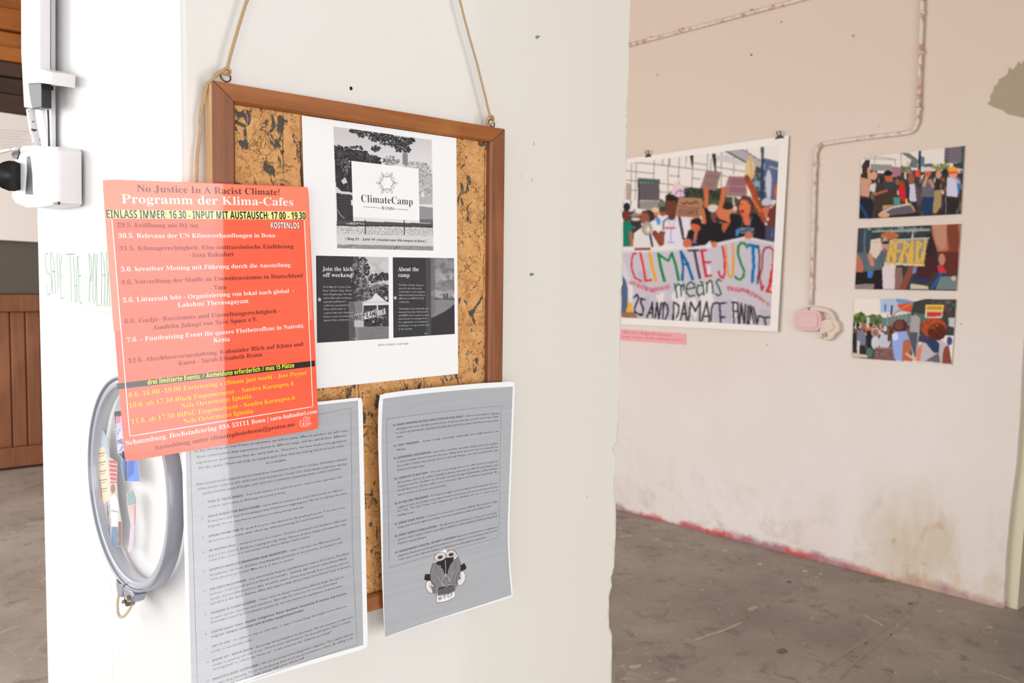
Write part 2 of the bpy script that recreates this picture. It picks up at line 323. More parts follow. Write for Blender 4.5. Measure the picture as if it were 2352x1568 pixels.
# ------------------------------------------------------------------ sheets of paper on a wall plane
def homog(src, dst):
    A = []; B = []
    for (x, y), (X, Y) in zip(src, dst):
        A += [[x, y, 1, 0, 0, 0, -X*x, -X*y], [0, 0, 0, x, y, 1, -Y*x, -Y*y]]; B += [X, Y]
    h = np.linalg.solve(np.array(A, float), np.array(B, float)); return np.append(h, 1).reshape(3, 3)
def apl(Hm, x, y):
    w_ = Hm[2, 0]*x+Hm[2, 1]*y+Hm[2, 2]; return (Hm[0, 0]*x+Hm[0, 1]*y+Hm[0, 2])/w_, (Hm[1, 0]*x+Hm[1, 1]*y+Hm[1, 2])/w_
class Sheet:
    def __init__(s, corners, size, axis, dist, depth=None, edges=None):
        s.c = corners; s.W, s.Hh = size; s.axis = axis; s.d = dist; s.depth = depth or (lambda u, v: 0*u)
        sq = [(0, 0), (1, 0), (1, 1), (0, 1)]; s.Hm = homog(sq, corners); s.Hi = homog(corners, sq); s.E = {}
        for k, pts in (edges or {}).items():
            R = [(0, (0, 0)), (1, (0, 0))]
            for (x, y) in pts:
                u, v = apl(s.Hi, x, y); t = u if k in 'TB' else v
                hx, hy = apl(s.Hm, t, {'T': 0, 'B': 1}.get(k)) if k in 'TB' else apl(s.Hm, {'L': 0, 'R': 1}[k], t)
                R.append((t, (x-hx, y-hy)))
            R.sort(); t = np.array([a for a, _ in R]); q = np.array([b_ for _, b_ in R], float)
            ts = np.linspace(0, 1, 65); a = np.stack([np.interp(ts, t, q[:, i]) for i in (0, 1)], 1)
            for _ in range(30): a[1:-1] = .5*a[1:-1]+.25*(a[:-2]+a[2:])
            s.E[k] = (ts, a)
    def _r(s, u, v):
        rx = 0*u; ry = 0*u
        for k, (ts, a) in s.E.items():
            t, wgt = (u, (1-v if k == 'T' else v)) if k in 'TB' else (v, (1-u if k == 'L' else u))
            rx = rx+wgt*np.interp(t, ts, a[:, 0]); ry = ry+wgt*np.interp(t, ts, a[:, 1])
        return rx, ry
    def px(s, u, v):
        x, y = apl(s.Hm, u, v); rx, ry = s._r(np.clip(u, 0, 1), np.clip(v, 0, 1)); return x+rx, y+ry
    def uv(s, x, y):
        x = np.asarray(x, float); y = np.asarray(y, float); u, v = apl(s.Hi, x, y)
        for _ in range(5):
            rx, ry = s._r(np.clip(u, 0, 1), np.clip(v, 0, 1)); u, v = apl(s.Hi, x-rx, y-ry)
        return u, v
    def P(s, u, v, lift=0.):
        u = np.asarray(u, float); v = np.asarray(v, float); x, y = s.px(u, v)
        return onp(x, y, s.axis, s.d+s.depth(np.clip(u, 0, 1), np.clip(v, 0, 1))-lift)
    def body(s, name, mat, parent, nu=24, nv=32, th=.0003, rad=0.):
        U, V = np.meshgrid(np.linspace(0, 1, nu+1), np.linspace(0, 1, nv+1)); U = U.ravel(); V = V.ravel()
        if rad:      # rounded corners
            ru, rv = rad/s.W, rad/s.Hh
            for cu in (0, 1):
                for cv in (0, 1):
                    mk = (abs(U-cu) < 1e-9) & (abs(V-cv) < 1e-9); U[mk] += (1-2*cu)*ru*.3; V[mk] += (1-2*cv)*rv*.3
        a = s.P(U, V); b_ = s.P(U, V, -th); n_ = len(U); f = []
        g = lambda i, j: j*(nu+1)+i
        for j in range(nv):
            for i in range(nu):
                f.append((g(i, j), g(i, j+1), g(i+1, j+1), g(i+1, j))); f.append((g(i, j)+n_, g(i+1, j)+n_, g(i+1, j+1)+n_, g(i, j+1)+n_))
        rim = [g(i, 0) for i in range(nu+1)]+[g(nu, j) for j in range(1, nv+1)]+[g(i, nv) for i in range(nu-1, -1, -1)]+[g(0, j) for j in range(nv-1, 0, -1)]
        for i in range(len(rim)): q, r_ = rim[i], rim[(i+1) % len(rim)]; f.append((q, r_, r_+n_, q+n_))
        return mesh(name, np.concatenate([a, b_]), f, mat, parent, False)
    def patch(s, name, uvc, mat, parent, lift, n=16, label=None):   # flat printed area: quad given by 4 uv corners
        T, S = np.meshgrid(np.linspace(0, 1, n+1), np.linspace(0, 1, n+1)); T = T.ravel(); S = S.ravel(); c = np.array(uvc, float)
        Q = (1-T)[:, None]*(1-S)[:, None]*c[0]+T[:, None]*(1-S)[:, None]*c[1]+T[:, None]*S[:, None]*c[2]+(1-T)[:, None]*S[:, None]*c[3]
        f = [(j*(n+1)+i, (j+1)*(n+1)+i, (j+1)*(n+1)+i+1, j*(n+1)+i+1) for j in range(n) for i in range(n)]
        o = mesh(name, s.P(Q[:, 0], Q[:, 1], lift*.4), f, mat, parent); return tag(o, label)
    def uvs(s, pts): return [tuple(map(float, s.uv(x, y))) for x, y in pts]
class Ink:                                    # collects lettering and ruled lines of one colour on one sheet
    def __init__(s, sheet, mat, lift): s.s = sheet; s.m = mat; s.l = lift; s.V = []; s.F = []; s.n = 0
    def add(s, uvm, F):
        s.V.append(uvm); s.F += [tuple(i+s.n for i in q) for q in F]; s.n += len(uvm)
    def met(s, x, y): u, v = s.s.uv(x, y); return np.array([u*s.s.W, -v*s.s.Hh])
    def text(s, a, b_, runs, cap, fit=True, xs=1.):
        if isinstance(runs, str): runs = [(runs, 'sans')]
        V, F, wd, ch = layout(runs)
        if not len(V): return
        A = s.met(*a); B = s.met(*b_); d = B-A; L = np.linalg.norm(d); d = d/L; nrm = np.array([-d[1], d[0]])
        q = s.met(a[0], a[1]-cap); hy = abs((q-A)@nrm)/ch; xm = V[:, 0].max(); hx = L/xm if fit else hy*xs
        s.add(A+V[:, :1]*hx*d+V[:, 1:]*hy*nrm, F)
    def fixed(s, a, dirpx, runs, cap, xs=1.):
        s.text(a, (a[0]+dirpx[0], a[1]+dirpx[1]), runs, cap, False, xs)
    def line(s, pts, wpx, closed=False, sub=1):
        P = np.array([s.met(*p) for p in pts]); a = s.met(*pts[0]); b_ = s.met(pts[0][0], pts[0][1]+1.); wd = np.linalg.norm(b_-a)*wpx/2
        if closed: P = np.vstack([P, P[:1]])
        Q = []
        for i in range(len(P)-1):
            for k in range(sub): Q.append(P[i]+(P[i+1]-P[i])*k/sub)
        Q.append(P[-1]); Q = np.array(Q); T = np.gradient(Q, axis=0); T /= np.linalg.norm(T, axis=1)[:, None]+1e-12; Nn = np.stack([-T[:, 1], T[:, 0]], 1)
        s.add(np.concatenate([Q+Nn*wd, Q-Nn*wd]), [(i, i+1, len(Q)+i+1, len(Q)+i) for i in range(len(Q)-1)])
    def poly(s, pts): s.add(np.array([s.met(*p) for p in pts]), [tuple(range(len(pts)))])
    def done(s, name, parent):
        if not s.V: return
        V = np.concatenate(s.V); return tag(mesh(name, s.s.P(V[:, 0]/s.s.W, -V[:, 1]/s.s.Hh, s.l*.4), s.F, s.m, parent), kind='stuff')
class Pic:                                    # a printed picture, drawn shape by shape
    def __init__(s, sheet, corners_px, step, base, lift=.0003):
        s.s = sheet; c = np.array(sheet.uvs(corners_px)) if corners_px is not None else np.array([(0, 0), (1, 0), (1, 1), (0, 1)], float)
        q = corners_px if corners_px is not None else sheet.c
        wd = max(abs(q[1][0]-q[0][0]), abs(q[2][0]-q[3][0])); hg = max(abs(q[3][1]-q[0][1]), abs(q[2][1]-q[1][1]))
        s.nu = int(wd/step); s.nv = int(hg/step); T, S = np.meshgrid(np.linspace(0, 1, s.nu+1), np.linspace(0, 1, s.nv+1)); T = T.ravel()[:, None]; S = S.ravel()[:, None]
        Q = (1-T)*(1-S)*c[0]+T*(1-S)*c[1]+T*S*c[2]+(1-T)*S*c[3]; s.Q = Q; s.l = lift
        s.X, s.Y = sheet.px(Q[:, 0], Q[:, 1]); s.C = np.tile(np.array(base, float), (len(Q), 1)); s.z = None
    def frame(s, z): s.z = z; s.x = (s.X-z.o[0])*z.k; s.y = (s.Y-z.o[1])*z.k; return s
    def paint(s, mask, c):
        if mask.dtype == bool: s.C[mask] = c
        else: s.C = s.C*(1-mask[:, None])+np.array(c, float)*mask[:, None]
    def poly(s, pts, c, a=1.):
        P = np.array(pts, float); ins = np.zeros(len(s.x), bool); j = len(P)-1
        bb = (s.x >= P[:, 0].min()) & (s.x <= P[:, 0].max()) & (s.y >= P[:, 1].min()) & (s.y <= P[:, 1].max()); x = s.x[bb]; y = s.y[bb]; r = np.zeros(len(x), bool)
        for i in range(len(P)):
            xi, yi = P[i]; xj, yj = P[j]
            r ^= ((yi > y) != (yj > y)) & (x < (xj-xi)*(y-yi)/(yj-yi+1e-9)+xi); j = i
        ins[bb] = r; s.paint(ins if a == 1 else ins*a, c)
    def ell(s, cx, cy, rx, ry, c, a=1., rot=0.):
        dx = s.x-cx; dy = s.y-cy; cr, sr = math.cos(rot), math.sin(rot)
        k = ((dx*cr+dy*sr)/rx)**2+((-dx*sr+dy*cr)/ry)**2 < 1; s.paint(k if a == 1 else k*a, c)
    def ring(s, cx, cy, rx, ry, wd, c, a0=0, a1=6.29):
        t = np.linspace(a0, a1, 20); s.line([(cx+rx*math.cos(i), cy+ry*math.sin(i)) for i in t], wd, c)
    def line(s, pts, wd, c, a=1.):
        m_ = np.zeros(len(s.x), bool)
        for (x0, y0), (x1, y1) in zip(pts[:-1], pts[1:]):
            dx, dy = x1-x0, y1-y0; t = np.clip(((s.x-x0)*dx+(s.y-y0)*dy)/(dx*dx+dy*dy+1e-9), 0, 1)
            m_ |= (s.x-x0-t*dx)**2+(s.y-y0-t*dy)**2 < (wd/2)**2
        s.paint(m_ if a == 1 else m_*a, c)
    def leaves(s, cx, cy, rx, ry, n_, r, cols, a=1.):
        for _ in range(n_):
            t = random.uniform(0, 6.28); q = math.sqrt(random.random()); c = random.choice(cols); k = random.uniform(.5, 1.3)*r
            s.ell(cx+rx*q*math.cos(t), cy+ry*q*math.sin(t), k, k*random.uniform(.5, 1.), c, a, random.uniform(0, 3))
    def grain(s, amp, mask=None):
        g = rng.normal(0, amp, len(s.C))[:, None]; s.C = s.C+(g if mask is None else g*mask[:, None])
    def blur(s, n_=1):
        A = s.C.reshape(s.nv+1, s.nu+1, 3)
        for _ in range(n_):
            B = np.pad(A, ((1, 1), (1, 1), (0, 0)), 'edge'); A = (2*A+B[:-2, 1:-1]+B[2:, 1:-1]+B[1:-1, :-2]+B[1:-1, 2:])/6
        s.C = A.reshape(-1, 3)
    def done(s, name, parent, label=None):
        nu, nv = s.nu, s.nv; co = s.s.P(s.Q[:, 0], s.Q[:, 1], s.l*(.4 if s.l < .001 else 1)); me = bpy.data.meshes.new(name)
        i, j = np.meshgrid(np.arange(nu), np.arange(nv)); a = (j*(nu+1)+i).ravel(); f = np.stack([a, a+nu+1, a+nu+2, a+1], 1).ravel()
        me.vertices.add(len(co)); me.vertices.foreach_set('co', co.ravel()); me.loops.add(len(f)); me.loops.foreach_set('vertex_index', f)
        me.polygons.add(nu*nv); me.polygons.foreach_set('loop_start', np.arange(nu*nv)*4); me.update(calc_edges=True); me.validate()
        at = me.attributes.new('ink', 'FLOAT_COLOR', 'POINT'); c = np.ones((len(co), 4)); c[:, :3] = lin(np.clip(s.C, 0, 255)); at.data.foreach_set('color', c.ravel())
        return tag(link(name, me, M['pic'], parent), label)
# ------------------------------------------------------------------ the setting
WY = .903; LX = .3636; DEP = 1.44            # pillar: front plane, left plane, depth
KX = H/1.4; FX = 4.186*KX; FY = 1.4007*KX    # far wall plane and its near end
FLOOR = box('floor', (-5, -6, -.1), (9, 9, 0), M['floor']); FLOOR['kind'] = 'structure'
M['floor_dark'] = plaster('oil_stain', (118, 102, 93), (108, 92, 84))[0]
box('ceiling', (-5, -6, 3.6), (9, 9, 3.7), M['room'])['kind'] = 'structure'
# pillar with a knocked, wavy right arris
edge_px = [(1452, 0), (1449, 100), (1446, 200), (1443, 262), (1446, 276), (1443, 290), (1444, 330), (1441, 400), (1438, 462), (1431, 478), (1432, 492), (1436, 510), (1435, 560), (1433, 600), (1434, 650), (1430, 665), (1431, 700), (1429, 760), (1427, 850), (1425, 960), (1422, 1010), (1413, 1035), (1418, 1048), (1416, 1100), (1418, 1160), (1418, 1230), (1416, 1260), (1415, 1300), (1408, 1325), (1409, 1345), (1402, 1372), (1402, 1400), (1403, 1440), (1410, 1462), (1409, 1500), (1408, 1568)]
E3 = [onp(x, y, 1, WY) for x, y in edge_px]
E2 = [(p_[0], p_[2]) for p_ in E3]; ed = []
for (x0, z0), (x1, z1) in zip(E2[:-1], E2[1:]):
    for k in range(3): ed.append((x0+(x1-x0)*k/3+random.uniform(-.0007, .0007), z0+(z1-z0)*k/3))
ed.append(E2[-1]); zb = ed[-1][1]; z = zb
while z > .06: z -= .05; ed.append((ed[-1][0]*.6+1.033*.4+random.uniform(-.004, .004), z))
ed.append((1.035, 0)); top = [(1.05+random.uniform(-.002, .002), 3.6), (1.048, 3.0), (1.047, 2.4)]
prof = top+ed                                # right side, top to bottom
bm = bmesh.new(); nP = len(prof); rows = []
jx = .004
for (x, z) in prof:
    rx = random.uniform(.003, .009)
    rows.append([bm.verts.new((LX+jx, WY, z)), bm.verts.new((x-rx, WY, z)), bm.verts.new((x-.0015, WY+.002, z)), bm.verts.new((x, WY+.006+rx*.6, z)), bm.verts.new((x+.002, DEP, z)), bm.verts.new((LX, DEP, z)), bm.verts.new((LX, WY+jx, z)), bm.verts.new((LX+jx*.3, WY+jx*.3, z))])
for i in range(nP-1):
    for k in range(8): bm.faces.new((rows[i][k], rows[i][(k+1) % 8], rows[i+1][(k+1) % 8], rows[i+1][k]))
bm.faces.new(rows[0]); bm.faces.new(rows[-1][::-1])
wf = fromb('wall_front', bm, M['pillar']); tag(wf, kind='structure')
# painted boards cladding the left side of the pillar
yg = float(onp(236, 300, 0, LX-.0016)[1])
b1 = box('trim_1', (LX-.0016, WY+.004, 0), (LX+.0002, yg-.0006, 3.6), M['door'], None, .0006); tag(b1, kind='structure')
b2 = box('trim_2', (LX-.0016, yg+.0006, 0), (LX-.0002, DEP, 3.6), M['door'], None, .0006); tag(b2, kind='structure')
# far wall, post at its near end, walls round the room
we = [onp(x, y, 0, FX) for x, y in ((2420, -200), (2392, 200), (2366, 560), (2347, 850), (2343, 950), (2334, 1070), (2323, 1150), (2318, 1200), (2313, 1250), (2310, 1290), (2308, 1330), (2306, 1365), (2307, 1392))]
we = [(float(q[1]), max(0., float(q[2]))) for q in we]; we[-1] = (we[-1][0], 0.); wy = [(we[0][0]-.1, 3.6)]+we
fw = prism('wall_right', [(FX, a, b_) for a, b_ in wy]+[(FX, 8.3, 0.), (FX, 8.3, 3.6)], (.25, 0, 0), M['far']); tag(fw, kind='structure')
pr = [onp(x, y, 0, FX+.03) for x, y in ((2372, 1000), (2358, 1150), (2346, 1280), (2337, 1392))]
post = prism('trim_3', [(FX+.03, float(q[1]), max(0., float(q[2]))) for q in pr]+[(FX+.03, float(pr[-1][1]), 0), (FX+.03, FY+.1, 0), (FX+.03, FY+.1, 3.6), (FX+.03, float(pr[0][1])-.1, 3.6)], (.22, 0, 0), M['post'], None, .004); tag(post, kind='structure')
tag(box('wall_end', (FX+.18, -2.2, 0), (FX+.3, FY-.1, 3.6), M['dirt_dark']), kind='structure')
BY = 7.25*KX
tag(box('wall_back', (-5, BY+.12, 0), (9, BY+.3, 3.6), M['room']), kind='structure')
tag(box('wall_entrance', (2.16, -3.2, 0), (9, -3.05, 3.6), M['room']), kind='structure')
# bare render patch where the paint has fallen off the far wall
zr = Z(1400, 0, 2.4706)
pt = zr((2145, 590), (2165, 570), (2162, 545), (2180, 520), (2185, 490), (2205, 478), (2212, 450), (2235, 440), (2262, 420), (2270, 385), (2285, 400), (2305, 382), (2325, 350), (2332, 375), (2352, 345), (2380, 330), (2450, 350), (2480, 480), (2440, 600), (2400, 680), (2352, 668), (2300, 655), (2262, 648), (2235, 625), (2200, 615))
P = [onp(x, y, 0, FX) for x, y in pt]
prism('plaster_patch', [p_-np.array([.004, 0, 0]) for p_ in P], (.0035, 0, 0), M['bare'], fw)
for i, (x, y, r) in enumerate([(1726, 126, .006), (1510, 172, .004), (1795, 50, .004), (1762, 792, .005), (1630, 330, .003), (2207, 743, .004), (2018, 290, .004), (1960, 82, .008)]):
    c = onp(x, y, 0, FX); prism('wall_mark', [c+np.array([-.0012, r*math.cos(a), r*math.sin(a)]) for a in np.linspace(0, 6.283, 9)[:-1]], (.001, 0, 0), M['hole'] if i < 3 else M['bare'], fw)
# scratches, paint drips and straw on the concrete
def fline(pts, wd, mat, nm='scratch'):
    P = catm([onz(x, y) for x, y in pts], 5); T = np.gradient(P, axis=0); T /= np.linalg.norm(T, axis=1)[:, None]; Nn = np.stack([-T[:, 1], T[:, 0], 0*T[:, 0]], 1)
    w_ = wd*(.35+.65*np.abs(np.sin(np.arange(len(P))*2.3)))[:, None]/2; up = np.array([0, 0, .0006]); nn_ = len(P)
    mesh(nm, np.concatenate([P+Nn*w_+up, P-Nn*w_+up]), [(i, i+1, nn_+i+1, nn_+i) for i in range(nn_-1)], mat, FLOOR)
M['lime'] = plaster('lime_splash', (200, 188, 176), (182, 168, 156))[0]; M['faint'] = plaster('worn_line', (166, 148, 132), (152, 134, 120))[0]
for pts, wd, mk in (([(2110, 1380), (2072, 1412), (2040, 1440), (1992, 1468), (1940, 1500), (1880, 1545)], .02, 'faint'), ([(2095, 1420), (2020, 1478), (1965, 1520), (1930, 1560)], .016, 'faint'), ([(1706, 1428), (1660, 1448), (1622, 1460), (1596, 1470)], .014, 'lime'), ([(1742, 1396), (1712, 1414), (1690, 1424)], .016, 'faint'), ([(1982, 1412), (2006, 1424), (2028, 1436)], .016, 'lime'), ([(2040, 1456), (2072, 1466)], .012, 'lime'), ([(2262, 1540), (2300, 1552), (2340, 1568)], .01, 'lime'), ([(2250, 1455), (2310, 1475), (2360, 1500)], .03, 'faint'), ([(1420, 1232), (1450, 1230)], .02, 'lime'), ([(1500, 1562), (1545, 1545)], .012, 'faint')): fline(pts, wd, M[mk])
for (x, y, r) in ((1732, 1398, .05), (1458, 1530, .035), (1542, 1560, .03), (1665, 1264, .022), (1746, 1294, .022), (1510, 1238, .02), (1540, 1254, .016), (1848, 1310, .02), (1630, 1336, .014), (1874, 1325, .015), (1850, 1312, .02), (2160, 1402, .025), (2275, 1440, .03), (1885, 1316, .02), (1560, 1275, .01), (1425, 1215, .012)):
    c = onz(x, y, .0005); kk = [r*random.uniform(.4, 1.1) for _ in range(9)]; prism('paint_drip', [c+np.array([kk[i]*math.cos(a), kk[i]*math.sin(a)*.6, 0]) for i, a in enumerate(np.linspace(0, 6.283, 10)[:-1])], (0, 0, -.0004), M['lime'], FLOOR)
for (x, y, r) in ((1800, 1497, .05), (1700, 1282, .02), (1812, 1335, .03), (2090, 1386, .03), (1985, 1476, .03)):
    c = onz(x, y, .0005); kk = [r*random.uniform(.3, 1.1) for _ in range(9)]; prism('stain', [c+np.array([kk[i]*math.cos(a), kk[i]*math.sin(a)*.7, 0]) for i, a in enumerate(np.linspace(0, 6.283, 10)[:-1])], (0, 0, -.0004), M['floor_dark'], FLOOR)
# ------------------------------------------------------------------ back of the hall, far left
def bpx(x, y, d=BY): return onp(x, y, 1, d)
zt = float(bpx(40, 676)[2]); zpan0 = 0.
wn = empty('wood_panelling', (1.6, BY, 0), 'brown wooden panelling of upright boards along the back of the hall', 'panelling')
box('backing', (.2, BY+.06, 0), (3.2, BY+.1, zt), M['beam'], wn)
box('top_rail', (.2, BY-.01, zt-.13), (3.2, BY+.07, zt), M['panel'], wn, .006)
box('bottom_rail', (.2, BY-.01, .02), (3.2, BY+.07, .17), M['panel'], wn, .006)
x = .22
while x < 3.1: box('board', (x, BY+.02, .17), (x+.098, BY+.06, zt-.13), M['panel'], wn, .008); x += .105
z1 = float(bpx(40, 553)[2])
sb = box('slate_board', (.2, BY+.03, zt+.005), (3.0, BY+.09, z1+.35), M['slate'], None, .004); tag(sb, 'dark grey green board above the brown wooden panelling', 'board')
wq = [bpx(x, y, BY-.02) for x, y in ((-60, 249), (72, 268), (92, 556), (-60, 547))]
wb = empty('white_board', tuple(wq[3]), 'white notice sheet with faint grey lines hanging over the dark board at the back', 'board')
prism('panel', wq, (0, .02, 0), M['wpaper'], wb)
for i in range(7):
    a = bpx(-30, 296+i*6.5, BY-.022); b_ = bpx(66-(i % 3)*9, 302+i*6.3, BY-.022)
    prism('lettering', [a, b_, b_-np.array([0, 0, .004]), a-np.array([0, 0, .004])], (0, .001, 0), M['p_pale'], wb)
ws = empty('timber_loft', (1.6, BY, 2.2), 'orange brown loft boards stacked above dark beams at the back', 'loft')
for (y0, y1, mk, dy) in ((-80, -30, 'slat', 0), (-28, 20, 'slat', .03), (22, 70, 'slat', 0), (74, 108, 'slat', .04), (110, 142, 'slat', .0), (144, 176, 'beam', .02), (178, 215, 'beam', .05), (217, 262, 'beam', .02), (264, 330, 'beam', .05)):
    za, zc = float(bpx(30, y0)[2]), float(bpx(30, y1)[2]); box('board', (.2, BY+.02+dy-.04, zc), (3., BY+.1, za), M[mk], ws, .006)
# ------------------------------------------------------------------ cork board
CB = .889; FRF = .880
tl = onp(488, 183, 1, FRF); tr = onp(1157, 295, 1, FRF); bl_ = onp(862, 1402, 1, FRF)
x0, x1, zt_, zb_ = tl[0], tr[0]+.003, (tl[2]+tr[2])/2, bl_[2]
nb = empty('notice_board', (x0, WY, zb_), 'cork notice board in a brown wooden frame hung by jute twine', 'notice board')
fwid = .0245
mesh_ = box('cork_panel', (x0+.01, CB, zb_+.01), (x1-.01, WY-.006, zt_-.01), M['cork'], nb)
def rail(P4, mat):
    bm = bmesh.new(); o = [bm.verts.new((p[0], FRF+.0025, p[1])) for p in P4]; b_ = [bm.verts.new((p[0], WY-.004, p[1])) for p in P4]
    c = np.mean(P4, axis=0)
    i_ = []
    (a, b2_, c_, d) = [np.array(p) for p in P4]     # a,b outer ; c,d inner
    k = .04; k2 = .12; ia, ib, ic, id_ = a+(d-a)*k, b2_+(c_-b2_)*k, c_+(b2_-c_)*k2, d+(a-d)*k2
    t = [bm.verts.new((p[0], FRF, p[1])) for p in (ia, ib, ic, id_)]
    bm.faces.new(t); bm.faces.new(b_[::-1])
    for i in range(4):
        j = (i+1) % 4; bm.faces.new((t[i], t[j], o[j], o[i])); f = bm.faces.new((o[i], o[j], b_[j], b_[i])); f.material_index = 1 if i == 0 else 0
    return fromb('frame_rail', bm, mat, nb)
O = [(x0, zt_), (x1, zt_), (x1, zb_), (x0, zb_)]; g = .0003
I = [(x0+fwid, zt_-fwid*.8), (x1-fwid, zt_-fwid*.8), (x1-fwid, zb_+fwid*.8), (x0+fwid, zb_+fwid*.8)]
rail([(O[0][0]+g*2, O[0][1]), (O[1][0]-g*2, O[1][1]), (I[1][0]-g, I[1][1]), (I[0][0]+g, I[0][1])], [M['wood_h'], M['wood_h']])
rail([(O[3][0], O[3][1]+g*2), (O[0][0], O[0][1]-g*2), (I[0][0], I[0][1]-g), (I[3][0], I[3][1]+g)], [M['wood_v'], M['wood_pale']])
rail([(O[1][0], O[1][1]-g*2), (O[2][0], O[2][1]+g*2), (I[2][0], I[2][1]+g), (I[1][0], I[1][1]-g)], [M['wood_v'], M['wood_v']])
rail([(O[2][0]-g*2, O[2][1]), (O[3][0]+g*2, O[3][1]), (I[3][0]+g, I[3][1]), (I[2][0]-g, I[2][1])], [M['wood_h'], M['wood_h']])
for (x, y, R_) in ((518, 176, .0054), (1129, 283, .0048)):
    c = onp(x, y, 1, .890); t = np.linspace(0, 2*math.pi, 25)[:-1]
    pts = np.array([c+np.array([R_*math.cos(a), R_*.35*math.sin(a*1), R_*math.sin(a)]) for a in t])
    e = tube('eye_screw', pts, .0009, M['brass'], nb, 8, True)
    tube('shank', [c-np.array([0, 0, R_]), np.array([c[0], c[1], zt_-.004])], .001, M['brass'], e, 8)
# ------------------------------------------------------------------ jute cord
TY = .888
kl = onp(521, 165, 1, TY); kr = onp(1127, 272, 1, TY); ap = onp(806, -760, 1, .893)
hc = empty('hanging_cord', tuple(ap), 'light brown twisted jute twine holding up the cork board', 'twine')
def cordpx(P_, name='strand', r=.0017, mat='twine', fuzz=900, parent=None, pitch=.0085):
    v, f = twine_geo(catm(P_, 8), r, pitch, 3, 6, fuzz); return mesh(name, v, f, M[mat], parent or hc, True)
L1 = [onp(x, y, 1, TY) for x, y in ((521, 166), (526, 140), (538, 96), (553, 45), (568, -2), (590, -70))]+[ap]
L2 = [onp(x, y, 1, TY) for x, y in ((1126, 268), (1113, 215), (1094, 140), (1074, 70), (1055, -4), (1035, -75))]+[ap]
cordpx(L1); cordpx(L2, r=.0015)
for c0, pts in (('knot', [(513, 160), (520, 155), (529, 162), (525, 172), (515, 170), (512, 163), (521, 158), (530, 168)]), ('knot', [(1121, 268), (1127, 264), (1134, 271), (1130, 284), (1121, 287), (1119, 276), (1124, 268), (1133, 276), (1128, 288)])):
    cordpx([onp(x, y, 1, TY-.002*(i % 3)) for i, (x, y) in enumerate(pts)], 'knot', .0014, fuzz=1500)
tail = [onp(x, y, 1, d) for x, y, d in ((524, 166, TY-.003), (508, 166, TY-.002), (492, 178, TY-.006), (484, 186, TY-.004), (476, 196, TY+.002), (466, 235, .893), (459, 275, .894), (461, 292, .894), (457, 325, .895), (453, 360, .895), (452, 400, .895), (450, 440, .895), (451, 475, .895))]
cordpx(tail, 'loose_end', .0018, fuzz=1500)
cordpx([onp(x, y, 1, TY-.001) for x, y in ((520, 160), (506, 163), (494, 172), (486, 182))], 'loose_end', .0012)
nail_ = tube('nail', [ap+np.array([0, .012, 0]), ap-np.array([0, .006, 0])], .002, M['steel']); tag(nail_, 'steel nail high on the pillar carrying the jute twine', 'nail')
for (x, y, lb) in ((1233, 86, 'grey wall plug with a screw near the top of the pillar'), (1220, 630, 'grey wall plug halfway up the pillar, right of the cork board')):
    c = onp(x, y, 1, WY); e = empty('wall_plug', tuple(c), lb, 'wall plug')
    tube('collar', [c+np.array([0, .01, 0]), c+np.array([-.001, -.002, 0])], .0022, M['plug'], e); tube('screw', [c+np.array([.0, 0, 0]), c+np.array([-.001, -.006, .0005])], [.0009, .0009], M['steel'], e)
c = onp(806, 203, 1, WY); prism('drill_hole', [c+np.array([.002*math.cos(a), -.0004, .0022*math.sin(a)]) for a in np.linspace(0, 6.283, 11)[:-1]], (0, .0003, 0), M['hole'], wf)
for (x, y, sx_, sz_) in ((1226, 330, .0007, .0025), (1221, 414, .0007, .002), (1198, 404, .0006, .0012), (1348, 1140, .001, .001)):
    c = onp(x, y, 1, WY); prism('wall_mark', [c+np.array([sx_*math.cos(a), -.0003, sz_*math.sin(a)]) for a in np.linspace(0, 6.283, 9)[:-1]], (0, .0002, 0), M['plug'], wf)
# ------------------------------------------------------------------ white poster on the cork
W1 = Sheet([(693, 265), (1048, 317), (1052.5, 858), (711, 894)], (.21, .297), 1, .8865, lambda u, v: -.0015*np.sin(np.pi*v)-.001*np.abs(u-.5)*2)
wp_ = empty('camp_poster', tuple(W1.P(.5, 1.)), 'white sheet with three black and white pictures pinned on the cork', 'poster')
W1.body('paper', M['paper'], wp_)
a6 = Z(690, 250, 4.6105); a7 = Z(690, 570, 4.7526)
# top picture: camp in a park
pc = Pic(W1, a6((350, 185), (1392, 330), (1408, 1500), (390, 1475)), 1.15, (212, 210, 211)).frame(a6)
pc.poly([(340, 180), (1400, 330), (1400, 700), (340, 700)], (206, 204, 206))
pc.C += np.clip((pc.y-300)/900, 0, .25)[:, None]*60
D = [(48, 46, 50), (70, 68, 70), (90, 88, 90)]
pc.poly([(355, 380), (430, 415), (520, 440), (600, 430), (650, 440), (700, 500), (800, 520), (860, 560), (860, 900), (380, 900)], (60, 58, 62))
for q in ((400, 470, 60, 90), (480, 460, 70, 60), (590, 440, 90, 50), (660, 500, 60, 60), (760, 530, 90, 40), (450, 640, 80, 200)): pc.leaves(*q, 70, 13, D)
pc.leaves(480, 600, 50, 90, 45, 7, [(170, 170, 172), (120, 118, 120)])
pc.leaves(960, 550, 90, 50, 90, 10, [(120, 118, 120), (90, 88, 90), (160, 158, 160)])
pc.leaves(1220, 640, 150, 80, 120, 12, [(150, 148, 150), (168, 167, 169), (182, 181, 182)])
pc.poly([(1250, 620), (1400, 690), (1400, 1010), (1260, 1010)], (182, 181, 183)); pc.leaves(1320, 780, 90, 160, 160, 12, [(160, 159, 161), (190, 189, 190), (200, 200, 200)])
pc.poly([(1078, 480), (1088, 465), (1125, 465), (1138, 482), (1135, 600), (1080, 590)], (138, 136, 138)); pc.line([(1100, 350), (1104, 470)], 8, (120, 118, 120))
